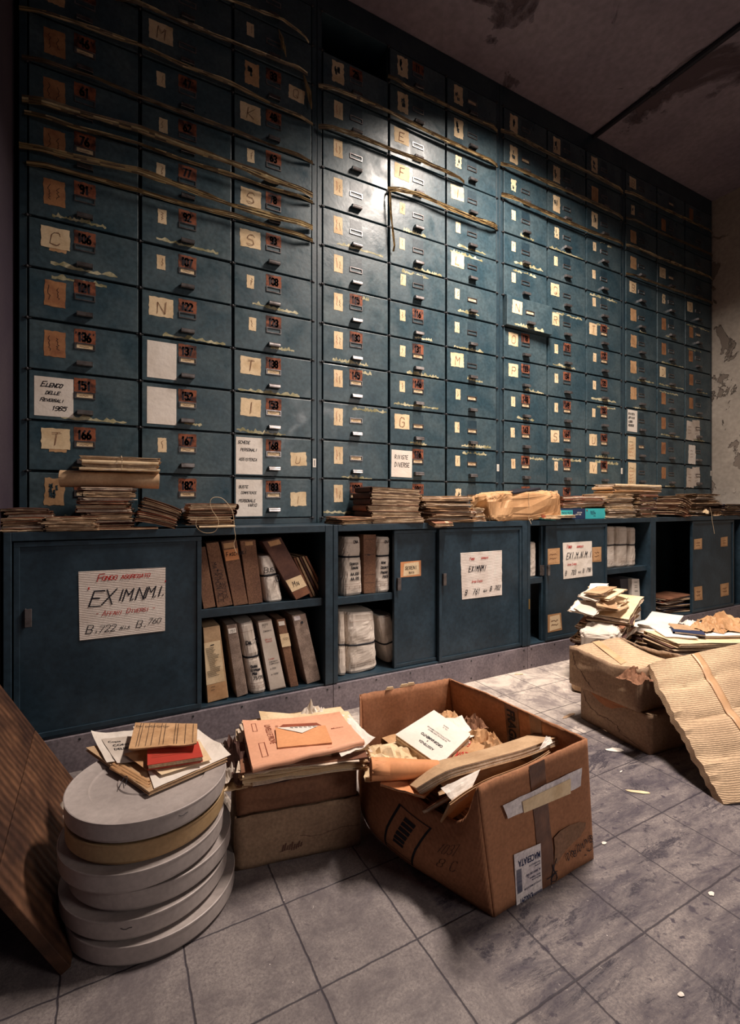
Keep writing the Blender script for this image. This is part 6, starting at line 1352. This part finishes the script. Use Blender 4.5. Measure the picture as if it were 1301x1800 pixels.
# front right heap
cols = ['bfold', 'dfold', 'red', 'cfold', 'redbrown', 'dfold', 'cfold', 'bfold', 'dfold', 'cfold', 'dfold', 'cream']
for k in range(12):
    folder(f'{CN[cols[k]]} folder of the broad heap behind the flattened carton, {ordn(11-k, 12)} one', (2.76+.012*math.sin(k*2.3), 1.40+.010*math.cos(k*1.3), .004+.0245*k), -.42+.05*math.sin(k*1.9), .50, .24, .0225, cols[k], 'page' if k % 3 else 'pagew', group='folders behind the flattened carton', seed=740+k, ty=R(1.2), loose=.014, rag=.003, nl=5)
zt2 = .004+.0245*12+.006
items = [((2.66, 1.50), .9, .22, .15, .006, 'white', 'paper_sheet', 'white printed sheet at the left of the broad heap'), ((2.74, 1.47), .6, .20, .14, .012, 'navy', 'dark_book', 'black board on the broad heap under loose scraps'), ((2.75, 1.49), .75, .12, .12, .006, 'cfold', 'card', 'olive buff card standing on the black board'),
         ((2.86, 1.33), -.42, .30, .06, .010, 'white', 'paper_sheaf', 'folded white papers at the front edge of the broad heap')]
for k, ((x_, y_), rz, w_, d_, t_, cv, nm, lab) in enumerate(items):
    folder(lab, (x_, y_, zt2+.008*(k if k < 3 else 0)), rz, w_, d_, t_, cv, 'pagew', name=nm, cat='book' if nm == 'dark_book' else 'paper', seed=780+k, nl=1)
for k, (x_, y_, z_, sx, sy, sz, mk, lab) in enumerate([(2.82, 1.43, .02, .10, .08, .035, 'tan', 'crumpled tan scraps on the black board'), (2.90, 1.42, .012, .14, .10, .05, 'kraft', 'crumpled brown paper in the middle of the broad heap'), (3.00, 1.42, .012, .20, .16, .075, 'kraft', 'large crumpled kraft paper at the right end of the broad heap'), (2.86, 1.50, .012, .12, .07, .03, 'white', 'crumpled white scraps at the back of the broad heap'), (3.12, 1.36, .0, .2, .1, .03, 'peach', 'small peach wrapper at the right frame edge on the broad heap')]):
    crumple(lab, (x_, y_, zt2+z_), sx*1.2, sy*1.2, sz*1.1, mk, .3*k, 110+k)
# second support heap under the crumpled kraft
for k in range(5):
    folder(f'{["dark brown","brown","buff","brown","buff"][k]} folder further right behind the flattened carton, {ordn(4-k, 5)} one', (3.16, 1.30, .004+.060*k), -.3+.08*math.sin(k*2), .34, .24, .057, ['dfold', 'bfold', 'cfold', 'bfold', 'cfold'][k], 'page', group='folders right of the broad heap', seed=800+k, nl=6, loose=.012)
# ---------------------------------------------------------------- litter on the floor
def scrap(label, px, s_, mk, seed, rz=0, asp=.6):
    p = atZ(*px, .0015); rr = random.Random(seed); n = 11; vs = []
    pts = [(s_*rr.uniform(.6, 1)*math.cos(2*math.pi*i/n), s_*asp*rr.uniform(.6, 1)*math.sin(2*math.pi*i/n)) for i in range(n)]
    q = MB(); vs = [p+Vector((x*math.cos(rz)-y*math.sin(rz), x*math.sin(rz)+y*math.cos(rz), .003*abs(noise.noise(Vector((x*30, y*30, seed)))))) for x, y in pts]
    q.add([p+Vector((0, 0, .003))]+vs, [(0, i+1, (i+1) % n+1) for i in range(n)], mk); q.build('paper_scrap', label=label, cat='paper scrap', solid=.0006)
scrap('jagged white paper scrap on the floor in front of the right boxes', (1082, 1318), .042, 'white', 3, -.5, .45)
scrap('thin curled white strip on the floor below the jagged scrap', (1092, 1356), .014, 'white', 4, .2, .2)
scrap('long pale flake on the floor left of the carton shadow', (1122, 1392), .045, 'cream', 5, -.7, .22)
scrap('pale flake on the floor just right of the big box corner', (1062, 1482), .010, 'white', 6)
scrap('small white flake on the floor far right', (1250, 1571), .012, 'white', 7)
scrap('small white chip on the floor at the lower right', (1197, 1748), .010, 'white', 8)
scrap('pale torn flake on the floor beside the second cabinet plinth', (912, 1185), .035, 'cream', 9, -.4, .3)
scrap('grey cardboard scrap on the floor left of the right boxes', (1000, 1258), .055, 'oldcard', 10, .1, .25)
crumple('small white crumpled paper behind the big box rim', (1.27, 1.93, 0), .10, .06, .03, 'white', 0, 131)
